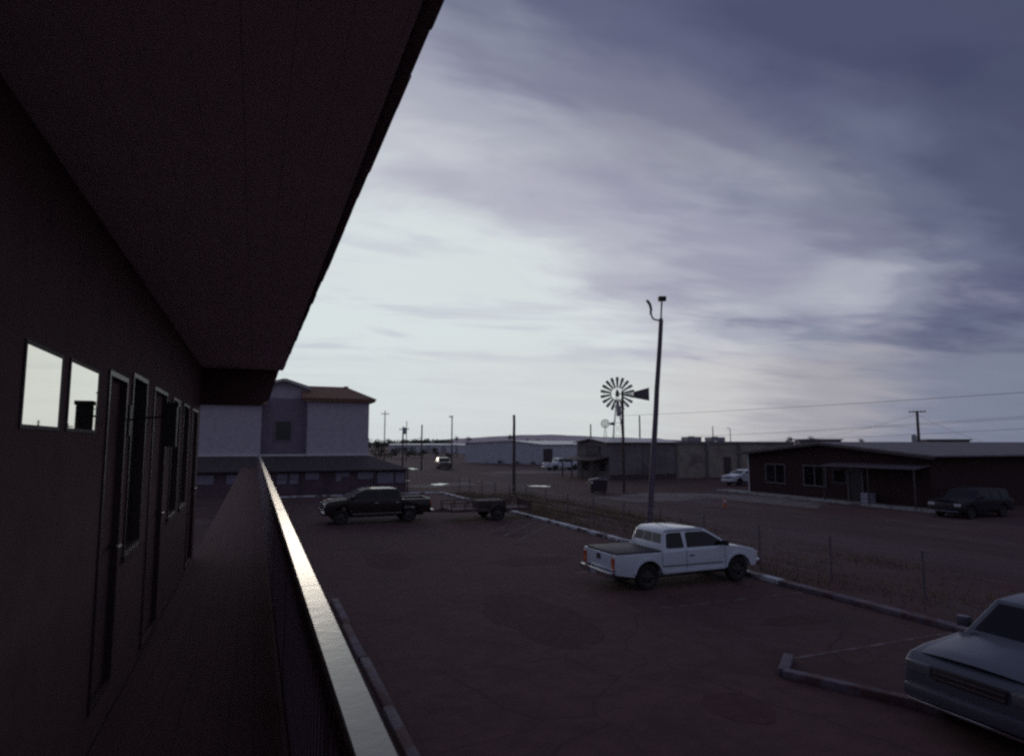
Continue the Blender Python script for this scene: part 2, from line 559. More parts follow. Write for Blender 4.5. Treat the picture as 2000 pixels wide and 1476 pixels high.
for i, (y0, y1, z0, z1) in enumerate(OPEN):
    door = z0 < 2.7
    fr = MB()
    w = .028
    fr.box(WX - .1, WX + .010, y0, y0 + w, z0, z1).box(WX - .1, WX + .010, y1 - w, y1, z0, z1)
    fr.box(WX - .1, WX + .010, y0 + w, y1 - w, z1 - w, z1).box(WX - .1, WX + .010, y0 + w, y1 - w, z0, z0 + w)
    if i in (0, 1):
        p = MB().box(WX - .03, WX + .004, y0 + .004, y1 - .004, z0 + .004, z1 - .004).build('window', M_mirror, bld)
        f2 = MB()
        f2.box(WX - .1, WX + .006, y0 - .012, y0 + .004, z0 - .012, z1 + .012).box(WX - .1, WX + .006, y1 - .004, y1 + .012, z0 - .012, z1 + .012)
        f2.box(WX - .1, WX + .006, y0 + .004, y1 - .004, z1 - .004, z1 + .012).box(WX - .1, WX + .006, y0 + .004, y1 - .004, z0 - .012, z0 + .004)
        f2.build('frame', M_dark, p)
    elif door:
        p = MB().box(WX - .07, WX - .03, y0 + w, y1 - w, z0 + w, z1 - w).build('door', M_wall, bld)
        fr.build('frame', M_gframe, p)
        MB().tube((WX - .03, y1 - .1, 3.4), (WX + .03, y1 - .1, 3.4), .012).tube((WX + .03, y1 - .1, 3.4), (WX + .03, y1 - .2, 3.4), .012).build('handle', M_gframe, p)
    else:
        p = MB().box(WX - .05, WX - .04, y0 + w, y1 - w, z0 + w, z1 - w).build('window', M_glass, bld)
        fr.build('frame', M_gframe, p)
        MB().box(WX - .06, WX + .02, y0 - .03, y1 + .03, z0 - .04, z0 - .002).build('sill', M_gframe, p)
# soffit planks under the overhang
SOFW = .135
k = 0
x = WX
while x < .345:
    x1 = min(x + SOFW, .35)
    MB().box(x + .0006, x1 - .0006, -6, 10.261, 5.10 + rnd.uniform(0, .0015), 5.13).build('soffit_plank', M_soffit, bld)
    x = x1
    k += 1
# roof slab and its ragged shingle edge
rf = MB().prism([(.352, -6, 5.135), (.352, -6, 5.20), (-5.4, -6, 6.6), (-5.4, -6, 5.135)], (0, 16.3, 0)).build('roof', M_shing, bld)
y = -6.0
while y < 10.3:
    L = rnd.uniform(.16, .34)
    if y + L > 10.34:
        L = 10.34 - y
    ox = .404 - .0048 * max(0, y) + rnd.uniform(-.0035, .0035)
    z0 = 5.098 + rnd.uniform(-.006, .005)
    MB().prism([(.2, y + .003, z0 + .118), (.352, y + .003, z0 + .06), (ox, y + .003, z0), (ox + .006, y + .003, z0 + .012), (.36, y + .003, z0 + .078), (.2, y + .003, z0 + .14)],
               (0, L - .003, 0)).build('shingle', M_shing, rf)
    y += L
    if L < .05:
        break
# end header with angled corner bracket
MB().prism([(WX - .15, 10.262, 4.565), (.05, 10.262, 4.565), (.18, 10.262, 4.66), (.31, 10.262, 5.133), (WX - .15, 10.262, 5.133)], (0, .1, 0)).build('end_header', M_wall, bld)
# deck boards of the gallery, running along it; beyond the roof it goes on in the open
for i in range(8):
    xa = WX + .004 + i * .134
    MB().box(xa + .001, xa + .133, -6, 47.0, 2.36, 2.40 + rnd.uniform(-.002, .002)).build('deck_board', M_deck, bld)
MB().box(WX, .33, -6, 47.0, 2.16, 2.355).build('deck_joist', M_dark, bld)
for yy in (13.5, 19.5, 25.5, 31.5, 37.5, 43.5):
    for xx in (-.62, .2):
        MB().box(xx - .08, xx + .08, yy - .08, yy + .08, 0, 2.158).build('deck_pillar', M_post, bld)

# ------------------------------------------------------------------ railing
rail = thing('gallery_railing', 'long grey flat topped wooden railing with close upright pickets', 'railing', (.255, 0, 2.4))
yy = -4.2
caplens = []
while yy < 46.6:
    L = 3.66
    a, b = yy, min(yy + L, 46.8)
    MB().box(.215 - .255, .302 - .255, a + .002, b - .002, .925, .96 + rnd.uniform(-.0012, .0012)).build('cap_board', M_cap, rail, bevel=.004, seg=1)
    yy += L
MB().box(-.019, .019, -4.2, 46.8, .84, .92).build('top_rail', M_pick, rail)
MB().box(-.019, .019, -4.2, 46.8, .06, .13).build('bottom_rail', M_pick, rail)
pm_ = MB().box(-.038, -.02, -.022, .022, .03, .915).mesh('picket')
pm_.materials.append(M_pick)
for i in range(230):
    link('picket', pm_, rail, (0, -2.0 + i * .105, 0))
far_p = MB()
for i in range(218):
    yq = -2.0 + (230 + i) * .105
    far_p.box(-.038, -.02, yq - .022, yq + .022, .03, .915)
fp = far_p.build('picket_run', M_pick, rail)
fp['kind'] = 'stuff'
for i in range(21):
    yq = -3.0 + i * 2.44
    MB().box(.020, .043, yq - .045, yq + .045, -.05, .92).build('post', M_pick, rail)
wln = thing('added_lantern', 'added black lantern placed to reflect as a dark block in the window pane', 'lantern', (WX, 4.65, 4.0))
MB().box(.002, .02, -.05, .05, .05, .24).build('back_plate', M_blackp, wln)  # guessed lantern, added only so the nearby pane mirrors a dark block
MB().path([(.02, 0, .15), (.12, 0, .165), (.20, 0, .17)], .006, 6).build('arm', M_blackp, wln)
MB().prism([(.20, -.04, -.02), (.28, -.04, -.02), (.28, .04, -.02), (.20, .04, -.02)], (0, 0, .255)).build('cage', M_blackp, wln)
MB().box(.192, .288, -.048, .048, .237, .262).build('cap', M_blackp, wln)

# ================================================================== blue building at the end of the lot
bb = thing('blue_building', 'blue grey stucco two storey building with brown hipped roofs behind the lot', 'building', (0, 57, 0))
UB = 3.06
MB().box(-9.0, .45, 0, 9, UB, 7.3).build('left_wing_wall', M_blue, bb)
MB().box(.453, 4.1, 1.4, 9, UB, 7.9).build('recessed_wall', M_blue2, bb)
MB().prism([(.453, 1.4, 7.9), (4.1, 1.4, 7.9), (4.1, 1.4, 8.85), (2.2, 1.4, 9.45), (.453, 1.4, 8.95)], (0, 7.5, 0)).build('gable_wall', M_blue, bb)
MB().box(4.103, 9.25, 0, 9, UB, 7.8).build('right_wing_wall', M_blue, bb)


def slab(mb, pts, t=.12):
    n = (Vector(pts[1]) - Vector(pts[0])).cross(Vector(pts[2]) - Vector(pts[0])).normalized()
    if n.z < 0:
        n = -n
    return mb.prism(pts, tuple(n * t))


rr = MB()
slab(rr, [(3.6, -.5, 7.75), (9.75, -.5, 7.75), (7.6, 3.2, 9.05), (3.6, 3.2, 9.05)])
slab(rr, [(9.75, -.5, 7.75), (9.75, 9.4, 7.75), (7.6, 5.4, 9.05), (7.6, 3.2, 9.05)])
rr.build('hipped_roof', M_roof, bb)
MB().box(3.6, 9.70, -.45, -.38, 7.60, 7.80).box(9.63, 9.70, -.38, 9, 7.60, 7.80).build('fascia', M_roof, bb)
MB().box(7.45, 7.8, 3.0, 5.4, 9.05, 9.22).build('ridge_cap', M_roof, bb)
gr = MB()
slab(gr, [(2.2, .9, 9.46), (4.35, .9, 8.78), (4.35, 9, 8.78), (2.2, 9, 9.46)])
slab(gr, [(2.2, .9, 9.46), (.1, .9, 8.86), (.1, 9, 8.86), (2.2, 9, 9.46)])
g_ = gr.build('gable_roof', M_roof, bb)
bgb = MB()
pts = [(.1, 8.80), (1.2, 9.18), (1.8, 9.38), (2.2, 9.44), (2.6, 9.36), (4.35, 8.76)]
for (xa, za), (xb, zb) in zip(pts[:-1], pts[1:]):
    bgb.prism([(xa, .80, za - .12), (xb, .80, zb - .12), (xb, .80, zb), (xa, .80, za)], (0, .09, 0))
bgb.build('barge_board', M_white, bb)
MB().prism([(-9.4, -.4, 7.2), (.8, -.4, 7.2), (.8, 4.5, 8.6), (-9.4, 4.5, 8.6)], (0, 0, .12)).build('left_roof', M_roof, bb)
w1 = MB().box(1.6, 2.85, 1.33, 1.37, 4.3, 5.9).build('window', M_glass, bb)
MB().box(1.5, 1.6, 1.3, 1.395, 4.2, 6.0).box(2.85, 2.95, 1.3, 1.395, 4.2, 6.0).box(1.6, 2.85, 1.3, 1.395, 5.9, 6.0).box(1.6, 2.85, 1.3, 1.395, 4.2, 4.3).build('frame', M_blue2, w1)
MB().box(-9.0, 9.35, -.14, -.003, UB - .17, UB + .06).build('ledge', M_white, bb)
pr = MB()
slab(pr, [(-9, -3.4, 1.78), (12.2, -3.4, 1.78), (9.2, -.15, UB - .18), (-9, -.15, UB - .18)], .1)
slab(pr, [(12.2, -3.4, 1.78), (12.2, 9, 1.78), (9.3, 9, UB - .18), (9.2, -.15, UB - .18)], .1)
pr.build('porch_roof', M_dark, bb)
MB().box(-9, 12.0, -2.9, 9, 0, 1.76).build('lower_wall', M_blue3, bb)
for (x0, x1, z0, z1) in ((1.72, 2.48, 1.22, 1.62), (1.74, 2.46, .80, 1.16), (2.66, 3.36, 1.22, 1.62), (2.68, 3.34, .80, 1.18), (3.85, 4.9, 1.14, 1.70), (6.2, 6.65, .95, 1.68), (6.68, 7.3, 1.3, 1.68), (7.95, 9.25, 1.1, 1.68), (9.55, 10.9, .72, 1.62), (11.1, 11.9, .72, 1.62), (-1.9, -.6, .9, 1.62), (-4.2, -2.8, .9, 1.62)):
    MB().box(x0, x1, -2.97, -2.903, z0, z1).build('panel', M_pane, bb)
for xp in (12.05, 9.3, 5.5, 3.55, .8):
    MB().tube((xp, -3.25, 0), (xp, -3.25, 1.78), .06).build('porch_post', M_dark, bb)

# ================================================================== tan building in the middle
tb = thing('tan_building', 'long tan stucco shop with low gabled end and dark sign board', 'building', (36.6, 62.5, 0))
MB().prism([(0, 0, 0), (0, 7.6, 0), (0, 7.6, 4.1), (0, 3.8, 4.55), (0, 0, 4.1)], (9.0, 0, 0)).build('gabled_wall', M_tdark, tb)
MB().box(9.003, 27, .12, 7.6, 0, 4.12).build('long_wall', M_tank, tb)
MB().box(9.0, 27.1, -.02, .1, 3.98, 4.26).build('parapet', M_oldroof, tb)
MB().box(9.2, 27, .11, 7.5, 4.12, 4.2).build('flat_roof', M_oldroof, tb)
ro = MB()
slab(ro, [(-.45, -.4, 4.09), (9.25, -.4, 4.09), (9.25, 3.8, 4.57), (-.45, 3.8, 4.57)], .08)
slab(ro, [(-.45, 8.0, 4.09), (9.25, 8.0, 4.09), (9.25, 3.8, 4.57), (-.45, 3.8, 4.57)], .08)
ro.build('metal_roof', M_metalroof, tb)
sg = MB().box(-.1, -.004, 2.0, 4.8, 2.75, 3.75).build('sign_board', M_dark, tb)
for (a, b, c, d_) in ((2.3, 2.9, 3.0, 3.5), (3.2, 4.4, 3.3, 3.42), (3.2, 4.1, 3.0, 3.1)):
    MB().box(-.115, -.102, a, b, c, d_).build('sign_mark', M_tdark, sg)
MB().prism([(-.004, -.2, 2.45), (-2.2, -.2, 2.1), (-2.2, -.2, 2.2), (-.004, -.2, 2.6)], (0, 7.8, 0)).build('porch_roof', M_dark, tb)
for yq in (0.0, 2.5, 5.0, 7.4):
    MB().box(-2.15, -2.03, yq - .06, yq + .06, 0, 2.12).build('porch_post', M_dark, tb)
for (a, b) in ((.8, 2.2), (4.9, 6.3)):
    w1 = MB().box(-.05, -.004, a, b, .9, 2.0).build('window', M_glass, tb)
    MB().box(-.07, -.052, a - .06, a, .84, 2.06).box(-.07, -.052, b, b + .06, .84, 2.06).box(-.07, -.052, a, b, 2.0, 2.06).box(-.07, -.052, a, b, .84, .9).build('frame', M_tank, w1)
MB().box(-.06, -.004, 3.0, 4.0, 0, 2.1).build('door', M_dark, tb)
for xq in (9.0, 13.4, 18.2):
    MB().box(xq - .14, xq + .14, -.10, .118, 0, 3.97).build('pilaster', M_tdark, tb)
MB().box(4.4, 4.55, -.1, -.003, 0, 3.9).build('downpipe', M_tdark, tb)
MB().box(15.9, 16.9, .02, .118, 0, 2.4).build('door', M_dark, tb)
MB().box(20.4, 22.6, .02, .118, 0, 2.9).build('roller_door', M_tdark, tb)
MB().box(0.1, 8.8, -.05, -.003, 0, .55).build('plinth', M_dark, tb)
for (x0, dx, y0, lab) in ((12.9, 2.1, 3, 'wide grey air conditioning unit on the flat tan roof nearer the gable'), (17.3, 2.2, 4, 'grey air conditioning unit on the flat tan roof nearer the brick building')):
    ac = thing('rooftop_unit', lab, 'air conditioner', (36.6 + x0, 62.5 + y0, 4.2), 0, 'rooftop units')
    MB().box(0, dx, 0, 1.3, .1, .62).build('housing', M_galv, ac, bevel=.02, seg=1)
    MB().box(.1, .3, .1, 1.2, 0, .1).box(dx - .3, dx - .1, .1, 1.2, 0, .1).build('skid', M_dark, ac)
    MB().lathe([(0, .62), (.4, .62), (.4, .70), (.36, .70), (.36, .64), (0, .64)], 'Z', 16, (dx * .5, .65, 0)).build('fan_guard', M_dark, ac)

# ================================================================== brick building on the right
br = thing('brick_building', 'dark red brick building with low gable and white framed windows across the street', 'building', (38.0, 26.9, 0))
BW = 15.4
MB().prism([(0, 0, 0), (0, BW, 0), (0, BW, 3.2), (0, 7.7, 4.0), (0, 0, 3.2)], (32, 0, 0)).build('wall', M_brick, br)
# brick courses proud of the wall on the gable end and along the side
course = MB()
for k in range(21):
    z = .05 + k * .15
    course.box(-.012, -.001, 0.02, BW - .02, z, z + .125)
c_ = course.build('brick_course', M_brick, br)
c_['kind'] = 'stuff'
rb = MB()
slab(rb, [(-.6, -.7, 3.20), (32.4, -.7, 3.20), (32.4, 7.7, 4.03), (-.6, 7.7, 4.03)], .1)
slab(rb, [(-.6, BW + .7, 3.20), (32.4, BW + .7, 3.20), (32.4, 7.7, 4.03), (-.6, 7.7, 4.03)], .1)
rb.build('roof', M_oldroof, br)
MB().prism([(-.66, -.75, 3.05), (-.66, 7.7, 3.9), (-.66, BW + .75, 3.05), (-.66, BW + .75, 3.19), (-.66, 7.7, 4.04), (-.66, -.75, 3.19)], (.06, 0, 0)).build('barge_board', M_dark, br)
MB().box(-.05, .06, BW - .06, BW + .05, .1, 3.0).build('corner_trim', M_white, br)
for (a, b) in ((11.5, 13.4), (7.7, 9.6)):
    w1 = MB().box(-.03, -.013, a, b, 1.0, 2.35).build('window', M_glass, br)
    f = MB()
    t = .09
    f.box(-.07, -.031, a - t, a, .91, 2.44).box(-.07, -.031, b, b + t, .91, 2.44).box(-.07, -.031, a, b, 2.35, 2.44).box(-.07, -.031, a, b, .91, 1.0)
    f.build('frame', M_frame, w1)
    MB().box(-.06, -.031, (a + b) / 2 - .04, (a + b) / 2 + .04, 1.0, 2.35).build('mullion', M_frame, w1)
d1 = MB().box(-.03, -.013, 4.75, 5.75, .12, 2.2).build('door', M_blackp, br)
fd = MB()
fd.box(-.07, -.031, 4.62, 4.74, .12, 2.32).box(-.07, -.031, 5.76, 5.86, .12, 2.32).box(-.07, -.031, 4.74, 5.76, 2.2, 2.32)
fd.build('frame', M_frame, d1)
w1 = MB().box(-.03, -.013, 6.0, 7.0, 1.3, 2.2).build('window', M_glass, br)
MB().box(-.06, -.031, 5.95, 6.0, 1.25, 2.25).box(-.06, -.031, 7.0, 7.05, 1.25, 2.25).box(-.06, -.031, 6.0, 7.0, 2.2, 2.25).box(-.06, -.031, 6.0, 7.0, 1.25, 1.3).build('frame', M_frame, w1)
MB().prism([(-.013, 0.0, 2.62), (-1.3, 0.0, 2.44), (-1.3, 0.0, 2.52), (-.013, 0.0, 2.72)], (0, 6.9, 0)).build('awning', M_frame, br)
for yq in (.15, 3.3, 6.75):
    MB().box(-1.26, -1.18, yq - .04, yq + .04, .12, 2.45).build('awning_post', M_dark, br)
sn = thing('notice_box', 'small pale square box under the awning of the brick building', 'box', (37.6, 30.9, .12))
MB().box(-.3, .25, -.35, .35, 0.0, .65).build('cabinet', M_signw, sn, bevel=.02, seg=1)
MB().box(-.33, -.301, -.3, .3, .3, .6).build('door', M_signw, sn)

# ================================================================== white warehouse and other far buildings
A, B_ = Vector((41.5, 130.5, 0)), Vector((51.6, 113.2, 0))
dv = (B_ - A)
WL = dv.length
rz = math.atan2(dv.y, dv.x)
wh = thing('white_warehouse', 'white sheet metal warehouse with low gable beyond the street', 'building', A, rz)
# local x along the gable, local y going back
MB().prism([(0, 0, 0), (WL, 0, 0), (WL, 0, 3.75), (WL * .62, 0, 4.5), (0, 0, 4.05)], (0, 24, 0)).build('wall', M_corr, wh)
rib = MB()
xx = .35
while xx < WL:
    top = (4.05 + .45 * xx / (WL * .62)) if xx < WL * .62 else (4.5 - .75 * (xx - WL * .62) / (WL * .38))
    rib.box(xx - .05, xx + .05, -.04, -.001, 0.3, top - .12)
    xx += .7
r_ = rib.build('sheet_rib', M_corr, wh)
r_['kind'] = 'stuff'
ro = MB()
slab(ro, [(-.3, -.3, 4.04), (WL * .62, -.3, 4.51), (WL * .62, 24, 4.51), (-.3, 24, 4.04)], .12)
slab(ro, [(WL + .3, -.3, 3.73), (WL * .62, -.3, 4.51), (WL * .62, 24, 4.51), (WL + .3, 24, 3.73)], .12)
ro.build('roof', M_metalroof, wh)
for (a, b, top, mm) in ((1.2, 2.6, 3.3, M_dark), (2.8, 4.5, 3.5, M_white), (7, 8, 2.4, M_dark), (10, 11.2, 2.4, M_white), (14, 15, 2.2, M_dark)):
    MB().box(-.08, -.003, a, b, 0.05, top).build('side_door', mm, wh)
MB().box(WL + .003, WL + .1, .3, 3.3, 0, 3.0).build('side_door', M_dark, wh)

lw = thing('long_low_building', 'long low pale building in front of the far tree line', 'building', (55, 283, 0), R(-21.8))
MB().box(0, 36, 0, 12, 0, 3.3).build('wall', M_corr, lw)
MB().prism([(-.4, -.4, 3.31), (36.4, -.4, 3.31), (36.4, 6, 3.9), (-.4, 6, 3.9)], (0, 0, .15)).build('roof', M_metalroof, lw)
for k in range(5):
    MB().box(3 + k * 6.6, 5.2 + k * 6.6, -.1, -.003, .2, 2.6).build('door', M_galv, lw)
lw2 = thing('pale_shed', 'small pale shed between the long low building and the white warehouse', 'shed', (75, 246, 0), R(-21.8))
MB().box(0, 11.5, 0, 8, 0, 3.2).build('wall', M_corr, lw2)
MB().prism([(-.3, -.3, 3.21), (11.8, -.3, 3.21), (11.8, 4, 3.7), (-.3, 4, 3.7)], (0, 0, .15)).build('roof', M_metalroof, lw2)
MB().box(4, 6.5, -.1, -.003, 0, 2.6).build('door', M_galv, lw2)
# low roofs seen over the brick building
for nm, lab, loc, L, Wd, h in (('flat_roof_shed', 'low flat roofed shed seen over the brick roof near the two round bushes', (95, 92, 0), 7, 9, 4.85),
                               ('flat_roof_shed', 'low flat roofed shed seen over the brick roof, between two round bushes', (106, 75, 0), 6, 9, 4.75)):
    o = thing(nm, lab, 'shed', loc, R(-40), 'far sheds')
    MB().box(0, L, 0, Wd, 0, h - .2).build('wall', M_tdark, o)
    MB().box(-.3, L + .3, -.3, Wd + .3, h - .2, h).build('roof', M_oldroof, o)

# ================================================================== vehicles
def arc(cx, cz, r, a0, a1, n):
    return [(cx + r * math.cos(R(a0 + (a1 - a0) * i / n)), cz + r * math.sin(R(a0 + (a1 - a0) * i / n))) for i in range(n + 1)]


wheel_cache = {}


def add_wheels(root, xs, W, r, detail=True):
    key = (round(r, 3),)
    if key not in wheel_cache:
        wd = .24
        t = MB().lathe([(r * .60, -wd / 2 + .02), (r * .72, -wd / 2), (r * .93, -wd / 2 + .01), (r, -wd / 2 + .05), (r, wd / 2 - .05), (r * .93, wd / 2 - .01), (r * .72, wd / 2), (r * .60, wd / 2 - .02), (r * .6, -wd / 2 + .02)], 'Y', 26)
        tm = t.mesh('wheel', True)
        tm.materials.append(M_tyre)
        q = MB().lathe([(r * .61, -wd / 2 + .02), (r * .56, -wd / 2 + .035), (r * .50, -wd / 2 + .07), (r * .25, -wd / 2 + .05), (r * .18, -wd / 2 + .02), (0.001, -wd / 2 + .015)], 'Y', 20)
        q.lathe([(r * .61, wd / 2 - .02), (r * .56, wd / 2 - .035), (r * .50, wd / 2 - .07), (r * .25, wd / 2 - .05), (r * .18, wd / 2 - .02), (0.001, wd / 2 - .015)], 'Y', 20)
        for k in range(6):
            a = k * math.pi / 3
            for s in (-1, 1):
                q.box(0, 0, 0, 0, 0, 0) if False else None
                c, sn_ = math.cos(a), math.sin(a)
                q.tube((c * r * .2, s * (wd / 2 - .03), sn_ * r * .2), (c * r * .54, s * (wd / 2 - .035), sn_ * r * .54), .022, n=5)
        rm = q.mesh('rim', True)
        rm.materials.append(M_rim)
        wheel_cache[key] = (tm, rm)
    tm, rm = wheel_cache[key]
    for x in xs:
        for s in (-1, 1):
            w = link('wheel', tm, root, (x, s * (W / 2 - .13), r))
            link('rim', rm, w)


def cabin(root, paint, prof, hw, windows, zb, front, rear, panes=1):
    """greenhouse: prof list of (x, z) from rear base over the roof to front base; hw(z) half width"""
    mb = MB()
    n = len(prof)
    vs_ = [(x, hw(z), z) for x, z in prof] + [(x, -hw(z), z) for x, z in prof]
    fs = [tuple(range(n)), tuple(reversed(range(n, 2 * n)))]
    fs += [(i, i + 1, n + i + 1, n + i) for i in range(n - 1)] + [(n - 1, 0, n, 2 * n - 1)]
    mb.add(vs_, fs)
    cab = mb.build('cab', paint, root, bevel=.05, seg=3)
    for pts in windows:
        for s in (-1, 1):
            g = MB()
            a = [(x, s * (hw(z) + .004), z) for x, z in pts]
            g.prism(a, (0, -s * .02, 0))
            g.build('side_window', M_glass, root)

    def screen(p0, p1, nm, div):
        (x0, z0), (x1, z1) = p0, p1
        d = Vector((x1 - x0, 0, z1 - z0)).normalized()
        nn = Vector((d.z, 0, -d.x))
        if nm == 'rear_window':
            nn = -nn if nn.x > 0 else nn
        else:
            nn = -nn if nn.x < 0 else nn
        a = Vector((x0, 0, z0)) + d * .07
        b = Vector((x1, 0, z1)) - d * .07
        wa, wb2 = hw(a.z) - .11, hw(b.z) - .10
        for k in range(div):
            u0, u1 = -1 + 2 * k / div + (.03 if k else 0), -1 + 2 * (k + 1) / div - (.03 if k < div - 1 else 0)
            q = [a + Vector((0, wa * u0, 0)), a + Vector((0, wa * u1, 0)), b + Vector((0, wb2 * u1, 0)), b + Vector((0, wb2 * u0, 0))]
            MB().prism([v + nn * .006 for v in q], tuple(-nn * .02)).build(nm, M_glass, root)
    screen(*front, 'windscreen', 1)
    screen(*rear, 'rear_window', panes)
    return cab


def body_panel(root, name, outline, W, paint, bevel=.05):
    mb = MB().prism([(x, -W / 2, z) for x, z in outline], (0, W, 0))
    return mb.build(name, paint, root, bevel=bevel, seg=3)


def mirrors(root, x, z, W, paint):
    for s in (-1, 1):
        m = MB().box(x - .07, x + .06, s * (W / 2 + .12) - .09, s * (W / 2 + .12) + .09, z, z + .16).build('wing_mirror', paint, root, bevel=.03)
        MB().box(x - .02, x + .03, min(s * (W / 2 - .04), s * (W / 2 + .05)), max(s * (W / 2 - .04), s * (W / 2 + .05)), z + .03, z + .07).build('mirror_arm', M_blackp, m)


def pickup(name, label, loc, rz_, paint, L=5.1, W=1.74, wb=3.14, rear_over=1.15, r=.37, h=1.70, cab=(0.0, 1.75), bedz=1.10, hoodz=1.10, clear=.42,
           cover=False, panes=3, bumper=None, group=None, quads=False, front_chrome=True, flare=True):
    """nose along +x, origin at ground mid length"""
    root = thing(name, label, 'pickup truck', loc, rz_, group)
    x0 = -L / 2
    xr = x0 + rear_over
    xf = xr + wb
    x1 = L / 2
    cb = xr + .45 if not quads else xr + .32          # back of the cab
    Ra = r + .09
    bumper = bumper or M_chrome
    # front clip and lower cab
    xc = xf - .42                                      # foot of the windscreen
    o = [(cb + .02, clear), (cb + .02, bedz + .02), (xc, bedz + .06), (xc + .15, hoodz + .07), (x1 - .55, hoodz + .02), (x1 - .16, hoodz - .07), (x1 - .05, hoodz - .16), (x1 - .03, clear + .22), (x1 - .1, clear + .06)]
    o += [(p) for p in arc(xf, r, Ra, 8, 172, 9) if p[0] < x1 - .1]
    o = [p for p in o]
    body_panel(root, 'body', o, W, paint, .045)
    # bed sides, floor, front wall, tailgate
    ob = [(x0 + .04, clear + .1), (x0 + .0, clear + .3), (x0 + .02, bedz), (cb - .02, bedz), (cb - .02, clear)] + arc(xr, r, Ra, 2, 178, 9)
    for s in (-1, 1):
        y0 = s * W / 2 - (0 if s < 0 else .16)
        MB().prism([(x, y0, z) for x, z in ob], (0, .16, 0)).build('bed_side', paint, root, bevel=.035, seg=2)
    MB().box(x0 + .1, cb - .03, -W / 2 + .165, W / 2 - .165, clear + .2, clear + .28).build('bed_floor', M_blackp, root)
    MB().box(cb - .1, cb - .03, -W / 2 + .165, W / 2 - .165, clear + .285, bedz - .02).build('bed_front', paint, root)
    tg = MB().box(x0 + .005, x0 + .07, -W / 2 + .168, W / 2 - .168, clear + .2, bedz - .005).build('tailgate', paint, root, bevel=.012)
    MB().box(x0 - .012, x0 + .003, -.10, .10, bedz - .2, bedz - .06).build('handle', M_blackp, tg)
    if cover:
        MB().box(x0 + .08, cb - .01, -W / 2 + .03, W / 2 - .03, bedz + .003, bedz + .04).build('bed_cover', M_blackp, root, bevel=.012)
    MB().box(x0 - .16, x0 - .01, -W / 2 + .06, W / 2 - .06, clear + .02, clear + .19).build('rear_bumper', bumper, root, bevel=.03)
    MB().box(x1 - .12, x1 + .09, -W / 2 + .03, W / 2 - .03, clear + .05, clear + .25).build('front_bumper', bumper, root, bevel=.04)
    for s in (-1, 1):
        t = MB().box(x0 - .012, x0 + .1, s * (W / 2 - .085) - .075, s * (W / 2 - .085) + .083, bedz - .42, bedz - .08).build('tail_light', M_tail, root, bevel=.012)
        MB().box(x0 - .02, x0 - .012, s * (W / 2 - .085) - .05, s * (W / 2 - .085) + .05, bedz - .35, bedz - .24).build('indicator', M_amber, t)
        MB().box(x1 - .14, x1 - .012, s * (W / 2 - .19) - .17, s * (W / 2 - .19) + .185, hoodz - .33, hoodz - .15).build('headlight', M_lamp, root, bevel=.02)
    gq = MB().box(x1 - .1, x1 - .008, -W / 2 + .4, W / 2 - .4, hoodz - .42, hoodz - .14).build('grille', M_chrome if front_chrome else M_blackp, root, bevel=.015)
    for k in range(4):
        MB().box(x1 - .012, x1 - .004, -W / 2 + .43, W / 2 - .43, hoodz - .40 + k * .065, hoodz - .37 + k * .065).build('grille_slot', M_blackp, gq)
    zb = bedz + .04
    hw = lambda z: (W / 2 - .035) - max(0, (z - zb)) / (h - zb) * .17
    prof = [(cb + .03, zb - .05), (cb + .06, zb + .1), (cb + .17, h - .08), (cb + .32, h - .015), (cb + .85, h), (xc - .85, h - .01), (xc - .6, h - .06), (xc + .16, zb + .05), (xc + .2, zb - .05)]
    mid = cb + (xc - cb) * .37 if not quads else cb + (xc - cb) * .44
    wz0, wz1 = zb + .035, h - .12
    w_r = [(cb + .17, wz0 + .03), (cb + .23, wz1 - .05), (cb + .3, wz1), (mid - .08, wz1 + .005), (mid - .05, wz0 + .02), (mid - .12, wz0), (cb + .24, wz0)]
    w_f = [(mid + .05, wz0), (mid + .06, wz1 - .03), (mid + .12, wz1 + .005), (xc - .68, wz1), (xc - .56, wz1 - .04), (xc - .02, wz0 + .06), (xc - .06, wz0)]
    cabin(root, paint, prof, hw, [w_r, w_f], zb, ((xc + .16, zb + .05), (xc - .6, h - .06)), ((cb + .06, zb + .1), (cb + .17, h - .08)), panes)
    mirrors(root, xc - .12, zb + .04, W, paint if quads else M_blackp)
    seams = [(cb + .25, 1), (mid, 1), (xc - .05, 1)]
    for s in (-1, 1):
        for (sx, _) in seams[1:]:
            MB().box(sx - .007, sx + .007, s * W / 2 - .004, s * W / 2 + .004, clear + .12, zb - .03).build('door_seam', M_blackp, root)
        for sx in ((mid + .1), (cb + .22)) if quads else ((mid + .1),):
            MB().box(sx, sx + .16, s * W / 2 - .012, s * W / 2 + .022, zb - .2, zb - .165).build('door_handle', M_chrome if quads else M_blackp, root, bevel=.008)
        MB().box(cb + .05, xf - Ra - .05, s * W / 2 - .02, s * W / 2 + .012, clear + .05, clear + .12).build('sill_trim', paint if not quads else M_chrome, root)
        if flare:
            for ax in (xr, xf):
                q = MB()
                aa, bb2 = arc(ax, r, Ra + .065, 12, 168, 12), arc(ax, r, Ra - .005, 12, 168, 12)
                ys = sorted((s * (W / 2 - .02), s * (W / 2 + .035)))
                for i in range(12):
                    q.prism([(aa[i][0], ys[0], aa[i][1]), (aa[i + 1][0], ys[0], aa[i + 1][1]), (bb2[i + 1][0], ys[0], bb2[i + 1][1]), (bb2[i][0], ys[0], bb2[i][1])], (0, ys[1] - ys[0], 0))
                q.build('wheel_flare', paint, root)
    MB().box(x0 - .172, x0 - .162, -.16, .16, clear + .04, clear + .17).build('number_plate', M_signw, root)
